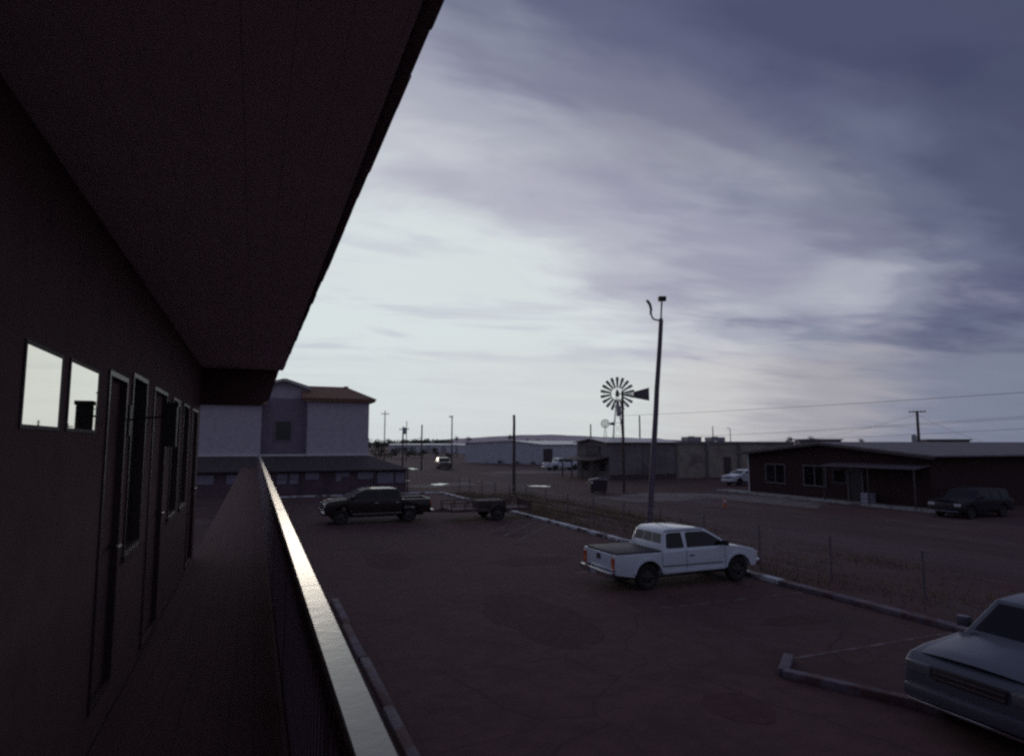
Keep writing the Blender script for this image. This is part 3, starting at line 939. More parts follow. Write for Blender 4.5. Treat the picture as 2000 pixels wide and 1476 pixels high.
    for s in (-1, 1):
        MB().box(xr + Ra + .12, cb - .1, s * W / 2 - .004, s * W / 2 + .008, clear + .22, clear + .25).build('side_moulding', M_blackp if not quads else paint, root)
        MB().box(cb + .1, xf - Ra - .1, s * W / 2 - .004, s * W / 2 + .010, clear + .22, clear + .25).build('side_moulding', M_blackp if not quads else paint, root)
        MB().box(cb + .2, xc - .72, s * (hw(h - .035)) - .02, s * (hw(h - .035)) + .006, h - .075, h - .055).build('roof_gutter', M_blackp, root)
    # chassis underneath closes the view through the arches
    MB().box(x0 + .35, x1 - .35, -W / 2 + .28, W / 2 - .28, clear - .1, clear + .15).build('chassis', M_blackp, root)
    for ax in (xr, xf):
        MB().tube((ax, -W / 2 + .2, r), (ax, W / 2 - .2, r), .05).build('axle', M_blackp, root)
    add_wheels(root, (xr, xf), W, r)
    return root


def wagon(name, label, cat, loc, rz_, paint, L=4.5, W=1.78, wb=2.65, fo=.85, r=.33, h=1.60, hoodz=1.05, clear=.28, cowl=1.3, roof0=1.85, tail=.25, lamp=None):
    """estate or sport utility body, nose along +x, origin at ground mid length"""
    root = thing(name, label, cat, loc, rz_)
    x0, x1 = -L / 2, L / 2
    xf = x1 - fo
    xr = xf - wb
    Ra = r + .07
    xc = x1 - cowl
    zb = hoodz + .04
    o = [(x0 + .06, clear + .05), (x0, clear + .25), (x0 + .03, zb - .06), (x0 + .12, zb), (xc, zb + .01), (xc + .1, zb + .01), (x1 - .45, hoodz - .03), (x1 - .14, hoodz - .10), (x1 - .04, hoodz - .2), (x1, clear + .3), (x1 - .06, clear + .08)]
    o += [p for p in arc(xf, r, Ra, 6, 174, 9)] + [p for p in arc(xr, r, Ra, 6, 174, 9)]
    body_panel(root, 'body', o, W, paint, .06)
    # bonnet panel, slightly proud and crowned
    q = MB()
    st = 8
    xs = [x1 - .13 - (x1 - .13 - xc - .06) * i / st for i in range(st + 1)]
    rows = []
    for i, x in enumerate(xs):
        zt = hoodz - .085 + (zb + .015 - hoodz + .085) * (i / st) ** .6
        rows.append([(x - .05 * abs(u) ** 3, u * (W / 2 - .10 - .06 * (1 - i / st)), zt + .045 * (1 - u * u)) for u in (-1, -.8, -.5, 0, .5, .8, 1)])
    vs_ = [p for row in rows for p in row]
    fs = [(a * 7 + b, a * 7 + b + 1, (a + 1) * 7 + b + 1, (a + 1) * 7 + b) for a in range(st) for b in range(6)]
    q.add(vs_, fs)
    q.build('bonnet', paint, root, smooth=True)
    hw = lambda z: (W / 2 - .04) - max(0, (z - zb)) / (h - zb) * .17
    xt = x0 + tail
    xrf = x1 - roof0
    prof = [(x0 + .1, zb - .05), (x0 + .12, zb + .05), (xt, h - .1), (xt + .15, h - .03), (xt + .8, h), (xrf - .5, h), (xrf, h - .05), (xc + .02, zb + .02), (xc + .04, zb - .05)]
    wz0, wz1 = zb + .03, h - .13
    fr = lambda t: xt + .1 + (xrf - xt) * t
    w1_ = [(fr(.02), wz0), (fr(.05), wz1), (fr(.27), wz1), (fr(.27), wz0)]
    w2_ = [(fr(.31), wz0), (fr(.31), wz1), (fr(.60), wz1), (fr(.62), wz0)]
    w3_ = [(fr(.66), wz0), (fr(.64), wz1), (xrf - .12, wz1), (xc - .14, wz0 + .03), (xc - .2, wz0)]
    cabin(root, paint, prof, hw, [w1_, w2_, w3_], zb, ((xc + .02, zb + .02), (xrf, h - .05)), ((x0 + .12, zb + .05), (xt, h - .1)), 1)
    mirrors(root, xc - .25, zb + .02, W, paint)
    for s in (-1, 1):
        MB().box(x1 - .2, x1 - .0, s * (W / 2 - .22) - .17, s * (W / 2 - .22) + .185, hoodz - .33, hoodz - .18).build('headlight', lamp or M_lampd, root, bevel=.03)
        MB().box(x0 - .01, x0 + .1, s * (W / 2 - .12) - .1, s * (W / 2 - .12) + .1, zb - .4, zb - .1).build('tail_light', M_tail, root, bevel=.02)
        MB().box(fr(.63), fr(.63) + .012, s * W / 2 - .004, s * W / 2 + .004, clear + .1, zb).build('door_seam', M_blackp, root)
        MB().box(fr(.66), fr(.66) + .16, s * W / 2 - .012, s * W / 2 + .022, zb - .17, zb - .135).build('door_handle', paint, root, bevel=.008)
    g = MB().box(x1 - .1, x1 + .004, -W / 2 + .44, W / 2 - .44, hoodz - .35, hoodz - .19).build('grille', M_blackp, root, bevel=.015)
    for k in range(2):
        MB().box(x1 + .004, x1 + .012, -W / 2 + .46, W / 2 - .46, hoodz - .325 + k * .07, hoodz - .305 + k * .07).build('grille_bar', M_chrome, g)
    MB().box(x1 - .14, x1 + .07, -W / 2 + .04, W / 2 - .04, clear + .14, clear + .32).build('front_bumper', paint, root, bevel=.05)
    MB().box(x1 + .03, x1 + .085, -W / 2 + .12, W / 2 - .12, clear + .095, clear + .13).build('bumper_strip', M_chrome, root, bevel=.01)
    MB().box(x0 - .08, x0 + .1, -W / 2 + .04, W / 2 - .04, clear + .1, clear + .3).build('rear_bumper', paint, root, bevel=.04)
    MB().box(x1 - cowl - .05, x1 - cowl + .12, -W / 2 + .2, W / 2 - .2, zb + .012, zb + .03).build('wiper_cowl', M_blackp, root)
    MB().box(x0 + .4, x1 - .4, -W / 2 + .28, W / 2 - .28, clear - .06, clear + .12).build('chassis', M_blackp, root)
    add_wheels(root, (xr, xf), W, r)
    return root


pickup('pickup_truck', 'white extended cab pickup with black bed cover parked nose to the kerb', (11.55, 16.2, .004), 0.0, M_pwhite, L=4.9, wb=3.08, rear_over=1.08, h=1.60, bedz=1.0, hoodz=.99, clear=.37, r=.355, cover=True, group='parked vehicles')
pickup('pickup_truck', 'dark crew cab pickup with trailer hitched behind it in the lot', (5.95, 33.9, .004), math.pi, M_pdark, L=5.4, W=1.94, wb=3.4, rear_over=1.15, r=.38, h=1.72, bedz=1.17, hoodz=1.17, clear=.42, quads=True, panes=1, group='parked vehicles', flare=False)
pickup('pickup_truck', 'small far white pickup parked left of the tan building porch', (43.6, 88.6, .0), R(4), M_pwhite, L=5.7, W=1.95, wb=3.5, rear_over=1.2, r=.39, h=1.82, bedz=1.16, hoodz=1.16, panes=1, group='parked vehicles', flare=False)
wagon('parked_car', 'slate blue car at the lower right corner showing its bonnet', 'car', (11.15, 5.95, .004), math.pi, M_pblue, L=4.6, W=1.84, h=1.66, hoodz=1.10, roof0=1.86, cowl=1.32, clear=.3)
wagon('parked_car', 'dark car with bright headlight beside the brick building', 'car', (37.0, 24.0, 0), math.pi, M_pnavy, lamp=M_lamp, L=4.4, W=1.85, h=1.55, hoodz=.98)
wagon('parked_car', 'white car poking out behind the brick building corner', 'car', (44.5, 50.2, 0), math.pi, M_pwhite, L=4.2, W=1.72, h=1.5, hoodz=1.0, cowl=1.1, roof0=1.7)
wagon('parked_car', 'dark red car standing far down the street near the white warehouse', 'car', (28.0, 99.5, 0), R(-98), M_pred, L=4.6, W=1.9, h=1.8, hoodz=1.15)

# ------------------------------------------------------------------ trailer behind the dark pickup
tr = thing('utility_trailer', 'low rusty utility trailer with side rails hitched to the dark pickup', 'trailer', (9.45, 33.0, 0))
TL, TW = 4.5, 1.9
fr = MB()
for yq in (-TW / 2, TW / 2):
    fr.box(0, TL, yq - .04, yq + .04, .48, .58)
for xq in (0.04, 1.1, 2.2, 3.3, TL - .04):
    fr.box(xq - .04, xq + .04, -TW / 2 + .04, TW / 2 - .04, .49, .57)
fr.build('frame', M_rust, tr)
for k in range(12):
    ya = -TW / 2 + .05 + k * .15
    MB().box(.02, TL - .02, ya, ya + .14, .585, .62 + rnd.uniform(-.004, .004)).build('floor_plank', M_post, tr)
for yq in (-TW / 2, TW / 2):
    MB().box(0, TL, yq - .025, yq + .025, .93, .98).build('top_rail', M_rust, tr)
    MB().box(0, TL, yq - .02, yq + .02, .76, .80).build('mid_rail', M_rust, tr)
    for xq in (.03, .75, 1.5, 2.25, 3.0, 3.75, TL - .03):
        MB().box(xq - .03, xq + .03, yq - .025, yq + .025, .581, .928).build('upright', M_rust, tr)
    fn = MB()
    aa, bb2 = arc(2.5, .36, .50, 5, 175, 10), arc(2.5, .36, .46, 5, 175, 10)
    y0 = yq - .3 if yq < 0 else yq + .05
    for i in range(10):
        fn.prism([(aa[i][0], y0, aa[i][1]), (aa[i + 1][0], y0, aa[i + 1][1]), (bb2[i + 1][0], y0, bb2[i + 1][1]), (bb2[i][0], y0, bb2[i][1])], (0, .25, 0))
    fn.build('mudguard', M_rust, tr)
MB().box(1.55, 3.05, -.75, .3, .625, 1.02).build('load_box', M_dark, tr, bevel=.02, seg=1)
MB().tube((0, -.6, .52), (-.75, 0, .5), .045).tube((0, .6, .52), (-.75, 0, .5), .045).tube((-.75, 0, .5), (-.95, 0, .5), .05).build('tongue', M_rust, tr)
MB().box(TL - .02, TL + .03, -TW / 2 + .05, TW / 2 - .05, .5, .95).build('tail_ramp', M_rust, tr)
tmw = wheel_cache[(.38,)]
for s in (-1, 1):
    w = link('wheel', tmw[0], tr, (2.5, s * (TW / 2 + .175), .38))
    link('rim', tmw[1], w)

# ================================================================== windmills
def windmill(name, label, hub, rw, nb, yaw, tail_len, tower_w, group='water pumping windmills'):
    hx, hy, hz = hub
    root = thing(name, label, 'windmill', (hx, hy, 0), yaw, group)
    # wheel faces local -y; tail runs to local +x so that it shows beside the wheel
    bl = MB()
    q = MB()
    ri = rw * .36
    for k in range(nb):
        a = 2 * math.pi * (k + .5) / nb
        c, s = math.cos(a), math.sin(a)
        u = Vector((c, 0, s))
        t = Vector((-s, 0, c))
        w0, w1 = rw * .045, rw * .085
        tw = Vector((0, .35, 0))
        p = [u * ri - t * w0 - tw * w0, u * ri + t * w0 + tw * w0, u * rw + t * w1 + tw * w1, u * rw - t * w1 - tw * w1]
        m = MB().prism([v + Vector((0, 0, hz)) for v in p], (0, .012, 0))
        m.build('blade', M_vane, root)
    rg = MB()
    for rad in (ri * 1.05, rw * .82):
        pts_ = [(rad * math.cos(2 * math.pi * i / 40), 0.03, hz + rad * math.sin(2 * math.pi * i / 40)) for i in range(41)]
        rg.path(pts_, rw * .008, 5)
    for k in range(6):
        a = 2 * math.pi * k / 6
        rg.tube((0, .03, hz), (math.cos(a) * rw * .85, .03, hz + math.sin(a) * rw * .85), rw * .007, n=5)
    rg.build('wheel_ring', M_galv, root)
    MB().lathe([(0.001, -.22), (rw * .07, -.2), (rw * .09, 0), (rw * .09, .35), (0.001, .4)], 'Y', 12, (0, 0, hz)).build('hub', M_vane, root, smooth=True)
    gb = MB().box(-rw * .10, rw * .10, .1, .55, hz - rw * .16, hz + rw * .10)
    gb.add([(-rw * .10, .1, hz + rw * .10), (rw * .10, .1, hz + rw * .10), (rw * .10, .55, hz + rw * .10), (-rw * .10, .55, hz + rw * .10), (0, .32, hz + rw * .34)], [(0, 1, 4), (1, 2, 4), (2, 3, 4), (3, 0, 4)])
    gb.build('gearbox', M_vane, root)
    tl = tail_len
    MB().tube((0, .35, hz - .05), (rw * 1.02, .5, hz - .02), rw * .018, n=6).tube((0, .35, hz + .15), (rw * 1.02, .5, hz + .08), rw * .014, n=6).build('tail_boom', M_vane, root)
    x0, x1 = rw * .96, rw * .96 + tl
    MB().prism([(x0, .5, hz - rw * .16), (x0 + .1 * tl, .5, hz - rw * .24), (x1, .5, hz - rw * .40), (x1, .5, hz + rw * .38), (x0 + .1 * tl, .5, hz + rw * .16), (x0, .5, hz + rw * .08)], (0, .015, 0)).build('tail_vane', M_vane, root)
    tw = tower_w
    top = hz - rw * .22
    for sx in (-1, 1):
        for sy in (-1, 1):
            MB().tube((sx * tw, sy * tw + .3, 0), (sx * .10, sy * .10 + .3, top), .045, n=5).build('tower_leg', M_galv, root)
    br_ = MB()
    nlev = 6
    for i in range(1, nlev):
        f = i / nlev
        g = (i + 1) / nlev
        a = tw + (.10 - tw) * f
        b = tw + (.10 - tw) * min(g, .98)
        z0, z1 = top * f, top * min(g, .98)
        cs = [(-1, -1), (1, -1), (1, 1), (-1, 1)]
        for j in range(4):
            p, q2 = cs[j], cs[(j + 1) % 4]
            br_.tube((p[0] * a, p[1] * a + .3, z0), (q2[0] * a, q2[1] * a + .3, z0), .022, n=4)
            br_.tube((p[0] * a, p[1] * a + .3, z0), (q2[0] * b, q2[1] * b + .3, z1), .014, n=4)
            br_.tube((q2[0] * a, q2[1] * a + .3, z0), (p[0] * b, p[1] * b + .3, z1), .014, n=4)
    br_.build('tower_brace', M_galv, root)
    pl = top - rw * .52
    MB().box(-.55, .55, -.25, .85, pl, pl + .05).build('platform', M_post, root)
    return root


def at(px, py, depth):
    """pixel of the 2000 x 1476 photograph to a world point at a given distance along the camera heading"""
    yaw, p = R(21.8), R(5.85)
    fh = Vector((math.sin(yaw), math.cos(yaw), 0))
    rt = Vector((math.cos(yaw), -math.sin(yaw), 0))
    fw = fh * math.cos(p) + Vector((0, 0, math.sin(p)))
    up = -fh * math.sin(p) + Vector((0, 0, math.cos(p)))
    d = fw + rt * ((px - 1000) / 1250) - up * ((py - 738) / 1250)
    return Vector((0, 0, 4.0)) + d * (depth / d.dot(fh))


h1 = at(1206, 769, 86)
windmill('windmill', 'tall windmill with large many bladed wheel behind the tan building', tuple(h1), 2.28, 18, R(-26), 2.1, 1.15)
h2 = at(1182, 827, 205)
windmill('windmill', 'small distant windmill left of the large windmill tower', tuple(h2), 1.5, 16, R(-26), 1.3, 1.0)

# ================================================================== poles and wires
def curve_pts(pts, n=6):
    pts = [Vector(p) for p in pts]
    out = []
    for i in range(len(pts) - 1):
        p0, p1, p2, p3 = pts[max(i - 1, 0)], pts[i], pts[i + 1], pts[min(i + 2, len(pts) - 1)]
        for k in range(n):
            t = k / n
            out.append(.5 * ((2 * p1) + (p2 - p0) * t + (2 * p0 - 5 * p1 + 4 * p2 - p3) * t * t + (3 * p1 - p0 - 3 * p2 + p3) * t ** 3))
    out.append(pts[-1])
    return out


def pole(name, label, cat, base, top, r0, r1, m=M_pole, group='utility poles', arms=()):
    base, top = Vector(base), Vector(top)
    root = thing(name, label, cat, base, 0, group)
    v = top - base
    n = 9
    pts_ = [v * (i / n) + Vector((noise.noise(Vector((i * .7, base.x, 0))) * .02, noise.noise(Vector((i * .7, 0, base.y))) * .02, 0)) * (0 < i < n) for i in range(n + 1)]
    MB().path(pts_, [r0 + (r1 - r0) * i / n for i in range(n + 1)], 10).build('shaft', m, root, smooth=True)
    for (zf, half, ang) in arms:
        c = v * zf
        d = Vector((math.cos(ang), math.sin(ang), 0))
        q = Vector((-d.y, d.x, 0)) * (r1 + .05)
        a = MB()
        a.prism([tuple(c - d * half + q + Vector((0, 0, -.06))), tuple(c + d * half + q + Vector((0, 0, -.06))), tuple(c + d * half + q + Vector((0, 0, .06))), tuple(c - d * half + q + Vector((0, 0, .06)))], tuple(q * .9))
        ao = a.build('crossarm', m, root)
        for f in (-.9, -.45, .45, .9):
            b = c + d * half * f + q * 1.4 + Vector((0, 0, .06))
            MB().lathe([(.02, 0), (.05, .03), (.03, .08), (.05, .12), (0.001, .16)], 'Z', 8, tuple(b)).build('insulator', M_galv, ao)
    return root


# leaning lamp pole in the verge
bp = Vector((17.7, 26.56, 0))
tp = at(1291, 628, 30.75)
lp = pole('lamp_pole', 'tall leaning steel lamp pole with hooked arm and box on top', 'lamp pole', bp, tp, .155, .105, M_steelp, group=None)
yaw = R(21.8)
rt = Vector((math.cos(yaw), -math.sin(yaw), 0))
tl = tp - bp
pxm = 31.0 / 1250
MB().path([tl - Vector((0, 0, .1)), tl + rt * .02 + Vector((0, 0, .4)), tl + rt * .06 + Vector((0, 0, .98))], [.045, .04, .045], 8).build('top_rod', M_steelp, lp, smooth=True)
MB().lathe([(.001, -.12), (.10, -.1), (.11, .06), (.07, .16), (.001, .2)], 'Z', 12, tuple(tl)).build('pole_collar', M_steelp, lp, smooth=True)
hk = curve_pts([tl + Vector((0, 0, .06)), tl - rt * .22 + Vector((0, 0, .08)), tl - rt * .40 + Vector((0, 0, .17)), tl - rt * .48 + Vector((0, 0, .42)), tl - rt * .50 + Vector((0, 0, .62))])
MB().path(hk, .04, 8).build('hook_arm', M_steelp, lp, smooth=True)
MB().path([tl - rt * .50 + Vector((0, 0, .35)), tl - rt * .47 + Vector((0, 0, .62)), tl - rt * .52 + Vector((0, 0, .84)), tl - rt * .62 + Vector((0, 0, 1.0)), tl - rt * .69 + Vector((0, 0, 1.06))], [.05, .066, .07, .075, .04], 8).build('lamp_head', M_steelp, lp, smooth=True)
bxc = tl + rt * .08 + Vector((0, 0, 1.13))
bo = MB()
u_, w_ = rt * .18, Vector((-rt.y, rt.x, 0)) * .13
bo.prism([tuple(bxc - u_ - w_ - Vector((0, 0, .11))), tuple(bxc + u_ - w_ - Vector((0, 0, .11))), tuple(bxc + u_ + w_ - Vector((0, 0, .11))), tuple(bxc - u_ + w_ - Vector((0, 0, .11)))], (0, 0, .22))
bo.build('control_box', M_blackp, lp, bevel=.02)


def upole(px, pyb, pyt, label, w_px, arms=(), m=M_pole, depth=None, name='utility_pole'):
    if depth is None:
        d = Vector(at(px, pyb, 1.0)) - Vector((0, 0, 4))
        t = -4.0 / d.z
        b = Vector((d.x * t, d.y * t, 0))
        dep = b.dot(Vector((math.sin(yaw), math.cos(yaw), 0)))
    else:
        dep = depth
        b = at(px, 866, dep)
        b.z = 0
    t_ = at(px, pyt, dep)
    t_ = Vector((b.x, b.y, t_.z))
    r_ = w_px * dep / 1250 / 2
    return pole(name, label, 'utility pole', b, t_, r_, r_ * .75, m, arms=arms), b, t_


upole(1004, 968, 810, 'bare dark wooden pole standing in the dry grass right of the trailer', 6.5)
p1220, b1220, t1220 = upole(1219, 962, 763, 'dark wooden pole with transformer in front of the large windmill', 6.0)
MB().lathe([(.001, 0), (.2, .02), (.21, .75), (.15, .85), (.001, .88)], 'Z', 14, tuple(t1220 - b1220 - rt * .33 - Vector((0, 0, 2.1)))).build('transformer', M_galv, p1220, smooth=True)
MB().box(-.35, .05, -.06, .06, t1220.z - 1.9, t1220.z - 1.75).build('bracket', M_steelp, p1220)
upole(823, 918, 829, 'slim dark pole with stub top right of the blue building', 3.4)
p883, b883, t883 = upole(882, 914, 811, 'slim tall pole in front of the white warehouse side doors', 2.8, arms=((.97, .5, R(40)),))
p785, b785, t785 = upole(786, 912, 833, 'short pole topped with a transformer left of the white warehouse', 3.4, arms=((.93, .7, R(-20)),))
MB().lathe([(.001, 0), (.34, .03), (.35, 1.0), (.25, 1.15), (.001, 1.2)], 'Z', 14, (.1, -.6, t785.z - 1.3)).build('transformer', M_galv, p785, smooth=True)
upole(750, 905, 802, 'thin pole nearest the blue building eave with small crossarm', 2.4, arms=((.94, .8, R(-21)),))
upole(793, 902, 822, 'faint thin pole just behind the transformer pole', 1.8, arms=((.8, .6, R(-21)),))
upole(1154, None, 828, 'thin bare pole rising behind the tan gable peak', 3.2, depth=110)
p1250, b1250, t1250 = upole(1250, None, 811, 'bare pole rising behind the metal roof right of the windmill', 3.4, depth=100)
upole(1393, None, 832, 'thin pole behind the rooftop unit on the tan building', 2.2, depth=160)
p1427, b1427, t1427 = upole(1427, None, 838, 'thin street lamp pole with short arm beyond the tan building', 1.8, depth=170)
MB().path([(0, 0, t1427.z), tuple(-rt * .4 + Vector((0, 0, t1427.z + .35))), tuple(-rt * .9 + Vector((0, 0, t1427.z + .25)))], .08, 6).build('lamp_arm', M_steelp, p1427)
pR, bR, tR = upole(1795, None, 802, 'leaning thick pole with crossarm behind the brick building roof', 6.0, depth=78, arms=((.985, .9, R(-60)),))
MB().lathe([(.001, 0), (.3, .03), (.31, 1.0), (.2, 1.15), (.001, 1.2)], 'Z', 14, (-.55, .2, 3.9)).build('transformer', M_galv, pR, smooth=True)


def wire(label, a, b, sag, r, group='overhead wires'):
    a, b = Vector(a), Vector(b)
    n = 22
    pts_ = [a.lerp(b, i / n) - Vector((0, 0, sag * 4 * (i / n) * (1 - i / n))) for i in range(n + 1)]
    o = MB().path(pts_, r, 5).build('overhead_wire', M_wire)
    tag(o, label, 'wire', group)
    return o


# wires: from far poles toward a nearer pole line off to the right
wire('topmost overhead wire crossing the sky above the brick building', at(1200, 812, 105), at(2300, 745, 46), .25, .020)
wire('upper wire of the close pair below the top of the leaning pole', at(1330, 852, 130), at(2300, 792, 48), .25, .016)
wire('lower wire of the close pair below the top of the leaning pole', at(1330, 854, 130), at(2300, 797, 48), .22, .015)
wire('lowest overhead wire skimming the brick building roof', at(1480, 860, 120), at(2300, 820, 46), .18, .017)
wire('thin guy wire falling left from the leaning pole', (tR.x, tR.y, tR.z - .4), at(1560, 862, 95), .3, .012)
wire('thin guy wire falling right from the leaning pole', (tR.x, tR.y, tR.z - .4), at(1920, 862, 82), .3, .012)

# ================================================================== fence along the verge
fc = thing('wire_fence', 'thin wire fence on steel posts along the dry verge behind the kerb', 'fence', (15.85, 0, 0))
fpost = MB().tube((0, 0, 0), (0, 0, 1.28), .03, n=8).lathe([(.034, 1.27), (.034, 1.3), (.001, 1.33)], 'Z', 8).mesh('post', True)
fpost.materials.append(M_steelp)
for i in range(18):
    yq = 3.0 + i * 2.85
    link('post', fpost, fc, (rnd.uniform(-.04, .04), yq, 0))
for zq in (.15, .4, .65, .9, 1.15, 1.25):
    pts_ = [(rnd.uniform(-.01, .01), 3.0 + i * 2.85 * .5, zq + rnd.uniform(-.012, .012) - (.02 if i % 2 else 0)) for i in range(35)]
    MB().path(pts_, .005, 4).build('wire_strand', M_galv, fc)

# ================================================================== small things
dp = thing('waste_skip', 'dark waste bin with closed lid standing by the wooden pole', 'bin', (26.4, 46.9, 0), R(-21))
MB().prism([(-.62, -.5, .12), (.62, -.5, .12), (.72, -.5, 1.0), (-.72, -.5, 1.0)], (0, 1.0, 0)).build('body', M_green, dp, bevel=.02, seg=1)
MB().prism([(-.74, -.52, 1.005), (.74, -.52, 1.005), (.74, -.52, 1.06), (0, -.52, 1.2), (-.74, -.52, 1.06)], (0, 1.04, 0)).build('lid', M_steelp, dp)
for s in (-1, 1):
    MB().tube((s * .74, -.1, .8), (s * .84, -.1, .8), .03).tube((s * .84, -.1, .8), (s * .84, .2, .8), .03).build('handle', M_galv, dp)
for sx in (-.5, .5):
    for sy in (-.35, .35):
        MB().tube((sx, sy - .03, .06), (sx, sy + .03, .06), .06, n=10).build('castor', M_tyre, dp)
ls = MB().box(-.68, -.50, -.52, -.502, .75, .95).build('label_plate', M_white, dp)

cn = thing('traffic_cone', 'small orange traffic cone standing on the street edge', 'traffic cone', (27.8, 33.2, .004))
MB().lathe([(.15, .03), (.12, .05), (.028, .70), (.02, .72), (.001, .72)], 'Z', 16).build('cone', M_orange, cn, smooth=True)
MB().box(-.19, .19, -.19, .19, 0, .035).build('base', M_orange, cn, bevel=.01, seg=1)
MB().lathe([(.089, .31), (.068, .46)], 'Z', 16).build('band', M_white, cn)


# ================================================================== vegetation
def crown_mesh(n, rx, ry, rz_, leaf, seed, lumps=7):
    rr_ = random.Random(seed)
    cs = [(Vector((rr_.uniform(-.6, .6) * rx, rr_.uniform(-.6, .6) * ry, rr_.uniform(-.45, .6) * rz_)), rr_.uniform(.35, .6)) for _ in range(lumps)]
    mb = MB()
    for _ in range(n):
        c, s = rr_.choice(cs)
        d = Vector((rr_.gauss(0, 1), rr_.gauss(0, 1), rr_.gauss(0, 1))).normalized() * (rr_.random() ** .4)
        p = c + Vector((d.x * rx, d.y * ry, d.z * rz_)) * s
        a = Vector((rr_.gauss(0, 1), rr_.gauss(0, 1), rr_.gauss(0, 1))).normalized()
        b = a.orthogonal().normalized()
        l = leaf * rr_.uniform(.6, 1.3)
        mb.add([p - a * l, p + b * l * .5, p + a * l, p - b * l * .5], [(0, 1, 2, 3)])
    return mb


def tree(name, label, cat, px, pyt, depth, wpx, seed, group, n=420):
    t_ = at(px, pyt, depth)
    b = Vector((t_.x, t_.y, 0))
    w = wpx * depth / 1250 / 2
    hgt = t_.z
    ch = max(w * .9, min(hgt * .42, w * 1.5))
    root = thing(name, label, cat, b, 0, group)
    m = crown_mesh(n, w, w, ch * .62, w * .12, seed)
    for i, v in enumerate(m.v):
        m.v[i] = (v[0], v[1], v[2] + hgt - ch * .72)
    m.build('crown', M_leaf, root)
    MB().path([(0, 0, 0), (.05, .02, hgt * .3), (0, .05, hgt - ch * .8), (0, 0, hgt - ch * .4)], [w * .13, w * .1, w * .07, w * .03], 7).build('trunk', M_bark, root)
    return root


tree('bush_tree', 'round dark bush left of the two on the skyline above the brick roof', 'tree', 1541, 851, 130, 18, 3, 'skyline bushes')
tree('bush_tree', 'larger pointed dark bush right of the two on the skyline', 'tree', 1585, 849, 130, 22, 4, 'skyline bushes')
tree('bush_tree', 'round dark bush alone above the middle of the brick roof', 'tree', 1680, 854, 125, 17, 5, 'skyline bushes')
tree('bush_tree', 'low dark bush just left of the leaning pole', 'tree', 1741, 860, 125, 17, 6, 'skyline bushes')
tree('bush_tree', 'low pale bush on the skyline left of the rooftop unit', 'tree', 1350, 851, 150, 16, 7, 'skyline bushes')
tree('yard_tree', 'dark tree rising behind the white warehouse beside the wooden pole', 'tree', 998, 847, 175, 12, 8, 'trees behind the warehouse')
for (px, py, w, sd_, lab) in ((1031, 853, 17, 12, 'dark round tree right of the wooden pole, first behind the warehouse roof'), (1050, 855, 12, 13, 'small dark tree over the right slope of the warehouse roof'),
                              (1062, 857, 14, 14, 'small dark tree at the right end of the warehouse roof'), (1080, 857, 15, 15, 'dark tree halfway between the warehouse and the tan gable'), (1107, 859, 13, 16, 'small dark tree nearest the tan gable, left of it'), (915, 851, 14, 17, 'dark tree over the warehouse roof right of the slim tall pole'), (893, 850, 12, 18, 'dark tree over the warehouse roof left of the others')):
    tree('yard_tree', lab, 'tree', px, py, 190, w, sd_, 'trees behind the warehouse', 300)

tl_ = MB()
rt2 = random.Random(5)
for k in range(150):
    dep = rt2.uniform(360, 470)
    px = rt2.uniform(-900, 2900) if k > 46 else rt2.uniform(560, 880)
    base = at(px, 866, dep)
    hgt = rt2.uniform(5.5, 8.2) if px < 880 else rt2.uniform(3.6, 5.4)
    w = rt2.uniform(3.5, 6.5)
    m = crown_mesh(110, w, w, hgt * .42, .75, 100 + k, 6)
    tl_.add([(v[0] + base.x, v[1] + base.y, v[2] + hgt * .55) for v in m.v], m.f)
    tl_.tube((base.x, base.y, 0), (base.x, base.y, hgt * .55), .3, .15, 5)
o = tl_.build('far_tree_line', M_leaf)
tag(o, 'dark far line of trees along the horizon', 'trees')
o['kind'] = 'stuff'

# scrub: separate low bushes in front of the pale far buildings and the warehouse
scrub = [(735, 893, 30), (765, 894, 34), (797, 893, 36), (826, 892, 30), (853, 890, 26), (878, 893, 20), (936, 903, 16), (957, 904, 18), (975, 905, 14), (1010, 906, 12), (1040, 907, 14)]
names = ['leftmost dark scrub bush beside the blue building', 'second dark scrub bush from the blue building', 'third dark scrub bush from the blue building', 'fourth dark scrub bush from the blue building, by the slim pole', 'dark scrub bush behind the dark red car', 'dark scrub bush at the warehouse side doors',
         'low weed bush at the left foot of the warehouse gable', 'low weed bush second from left at the warehouse foot', 'low weed bush third from left at the warehouse foot', 'low weed bush beside the wooden pole at the warehouse foot', 'low weed bush at the right foot of the warehouse gable']
for i, ((px, py, w), lab) in enumerate(zip(scrub, names)):
    d = Vector(at(px, py, 1.0)) - Vector((0, 0, 4))
    t = -4.0 / d.z
    b = Vector((d.x * t, d.y * t, 0))
    dep = b.dot(Vector((math.sin(yaw), math.cos(yaw), 0)))
    ww = w * dep / 1250 / 2
    hh = ww * (1.1 if i < 6 else .9)
    root = thing('scrub_bush', lab, 'bush', b, 0, 'scrub bushes')
    m = crown_mesh(260, ww, ww, hh * .6, ww * .12, 40 + i)
    m.v = [(v[0], v[1], max(.02, v[2] + hh * .55)) for v in m.v]
    m.build('foliage', M_leaf, root)
    MB().tube((0, 0, 0), (.05, 0, hh * .6), ww * .06, ww * .03, 6).build('stem', M_bark, root)

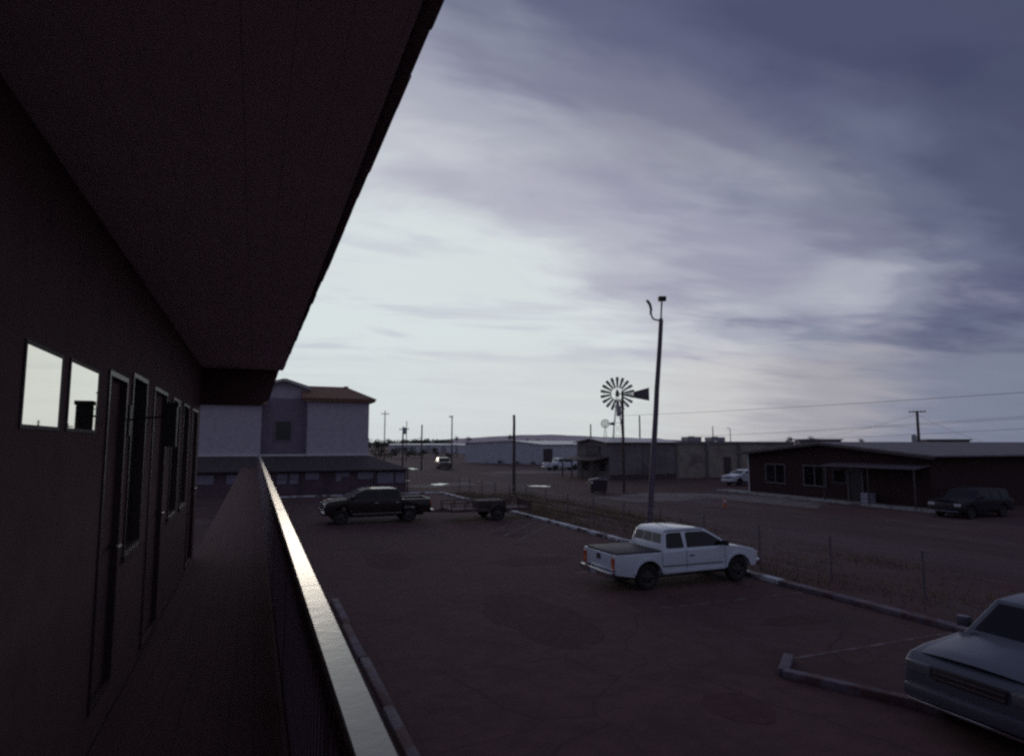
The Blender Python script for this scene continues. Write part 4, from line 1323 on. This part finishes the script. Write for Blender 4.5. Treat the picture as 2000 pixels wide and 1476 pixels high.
gm = MB()
rg_ = random.Random(9)
cnt = 0
while cnt < 15000:
    y = rg_.uniform(9, 50)
    x = rg_.uniform(14.45, 20.3)
    f = noise.noise(Vector((x * .35, y * .22, 2.0))) + (.25 if 24 < y < 47 else -.25)
    if rg_.random() > max(.05, .45 + f * 1.1):
        continue
    cnt += 1
    h_ = rg_.uniform(.08, .30) * (1.25 if f > .2 else .8)
    a = rg_.uniform(0, 6.283)
    lean = Vector((math.cos(a), math.sin(a), 0)) * rg_.uniform(.02, .12)
    wv = Vector((-math.sin(a), math.cos(a), 0)) * rg_.uniform(.008, .018)
    p = Vector((x, y, 0))
    gm.add([p - wv, p + wv, p + lean + Vector((0, 0, h_))], [(0, 1, 2)])
o = gm.build('dry_grass', M_grass)
tag(o, 'dry yellow grass on the verge between kerb and street', 'grass')
o['kind'] = 'stuff'

# ================================================================== distant mesa
ml = MB()
n = 60
prev = None
pts_ = []
for i in range(n + 1):
    px = 560 + i * (1500 - 560) / n
    t = i / n
    prof = min(1, max(0, (px - 790) / 230)) ** .8 * min(1, max(0, (1420 - px) / 330)) ** .9
    yt = 864 - 15 * prof - 1.2 * noise.noise(Vector((px * .02, 0, 0)))
    pts_.append((at(px, yt, 2600), at(px, 864, 2350)))
vs_ = []
for a, b in pts_:
    vs_ += [(b.x, b.y, -1), (a.x, a.y, a.z), (a.x * 1.2, a.y * 1.2, a.z), (a.x * 1.25, a.y * 1.25, -1)]
fs = []
for i in range(n):
    for j in range(3):
        fs.append((i * 4 + j, (i + 1) * 4 + j, (i + 1) * 4 + j + 1, i * 4 + j + 1))
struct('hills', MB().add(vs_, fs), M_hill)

# ================================================================== evening haze
hz_m = bpy.data.materials.new('evening_haze')
hz_m.use_nodes = True
nt = hz_m.node_tree
nt.nodes.clear()
pv = nt.nodes.new('ShaderNodeVolumePrincipled')
pv.inputs['Color'].default_value = (.93, .88, .90, 1)
pv.inputs['Density'].default_value = 0.000018
pv.inputs['Anisotropy'].default_value = 0.7
om = nt.nodes.new('ShaderNodeOutputMaterial')
nt.links.new(pv.outputs[0], om.inputs['Volume'])
hz = MB().box(-4600, 4600, -4600, 4600, -2.0, 70).build('haze', hz_m)
hz['kind'] = 'stuff'
tag(hz, 'thin pale evening haze filling the air', 'haze')
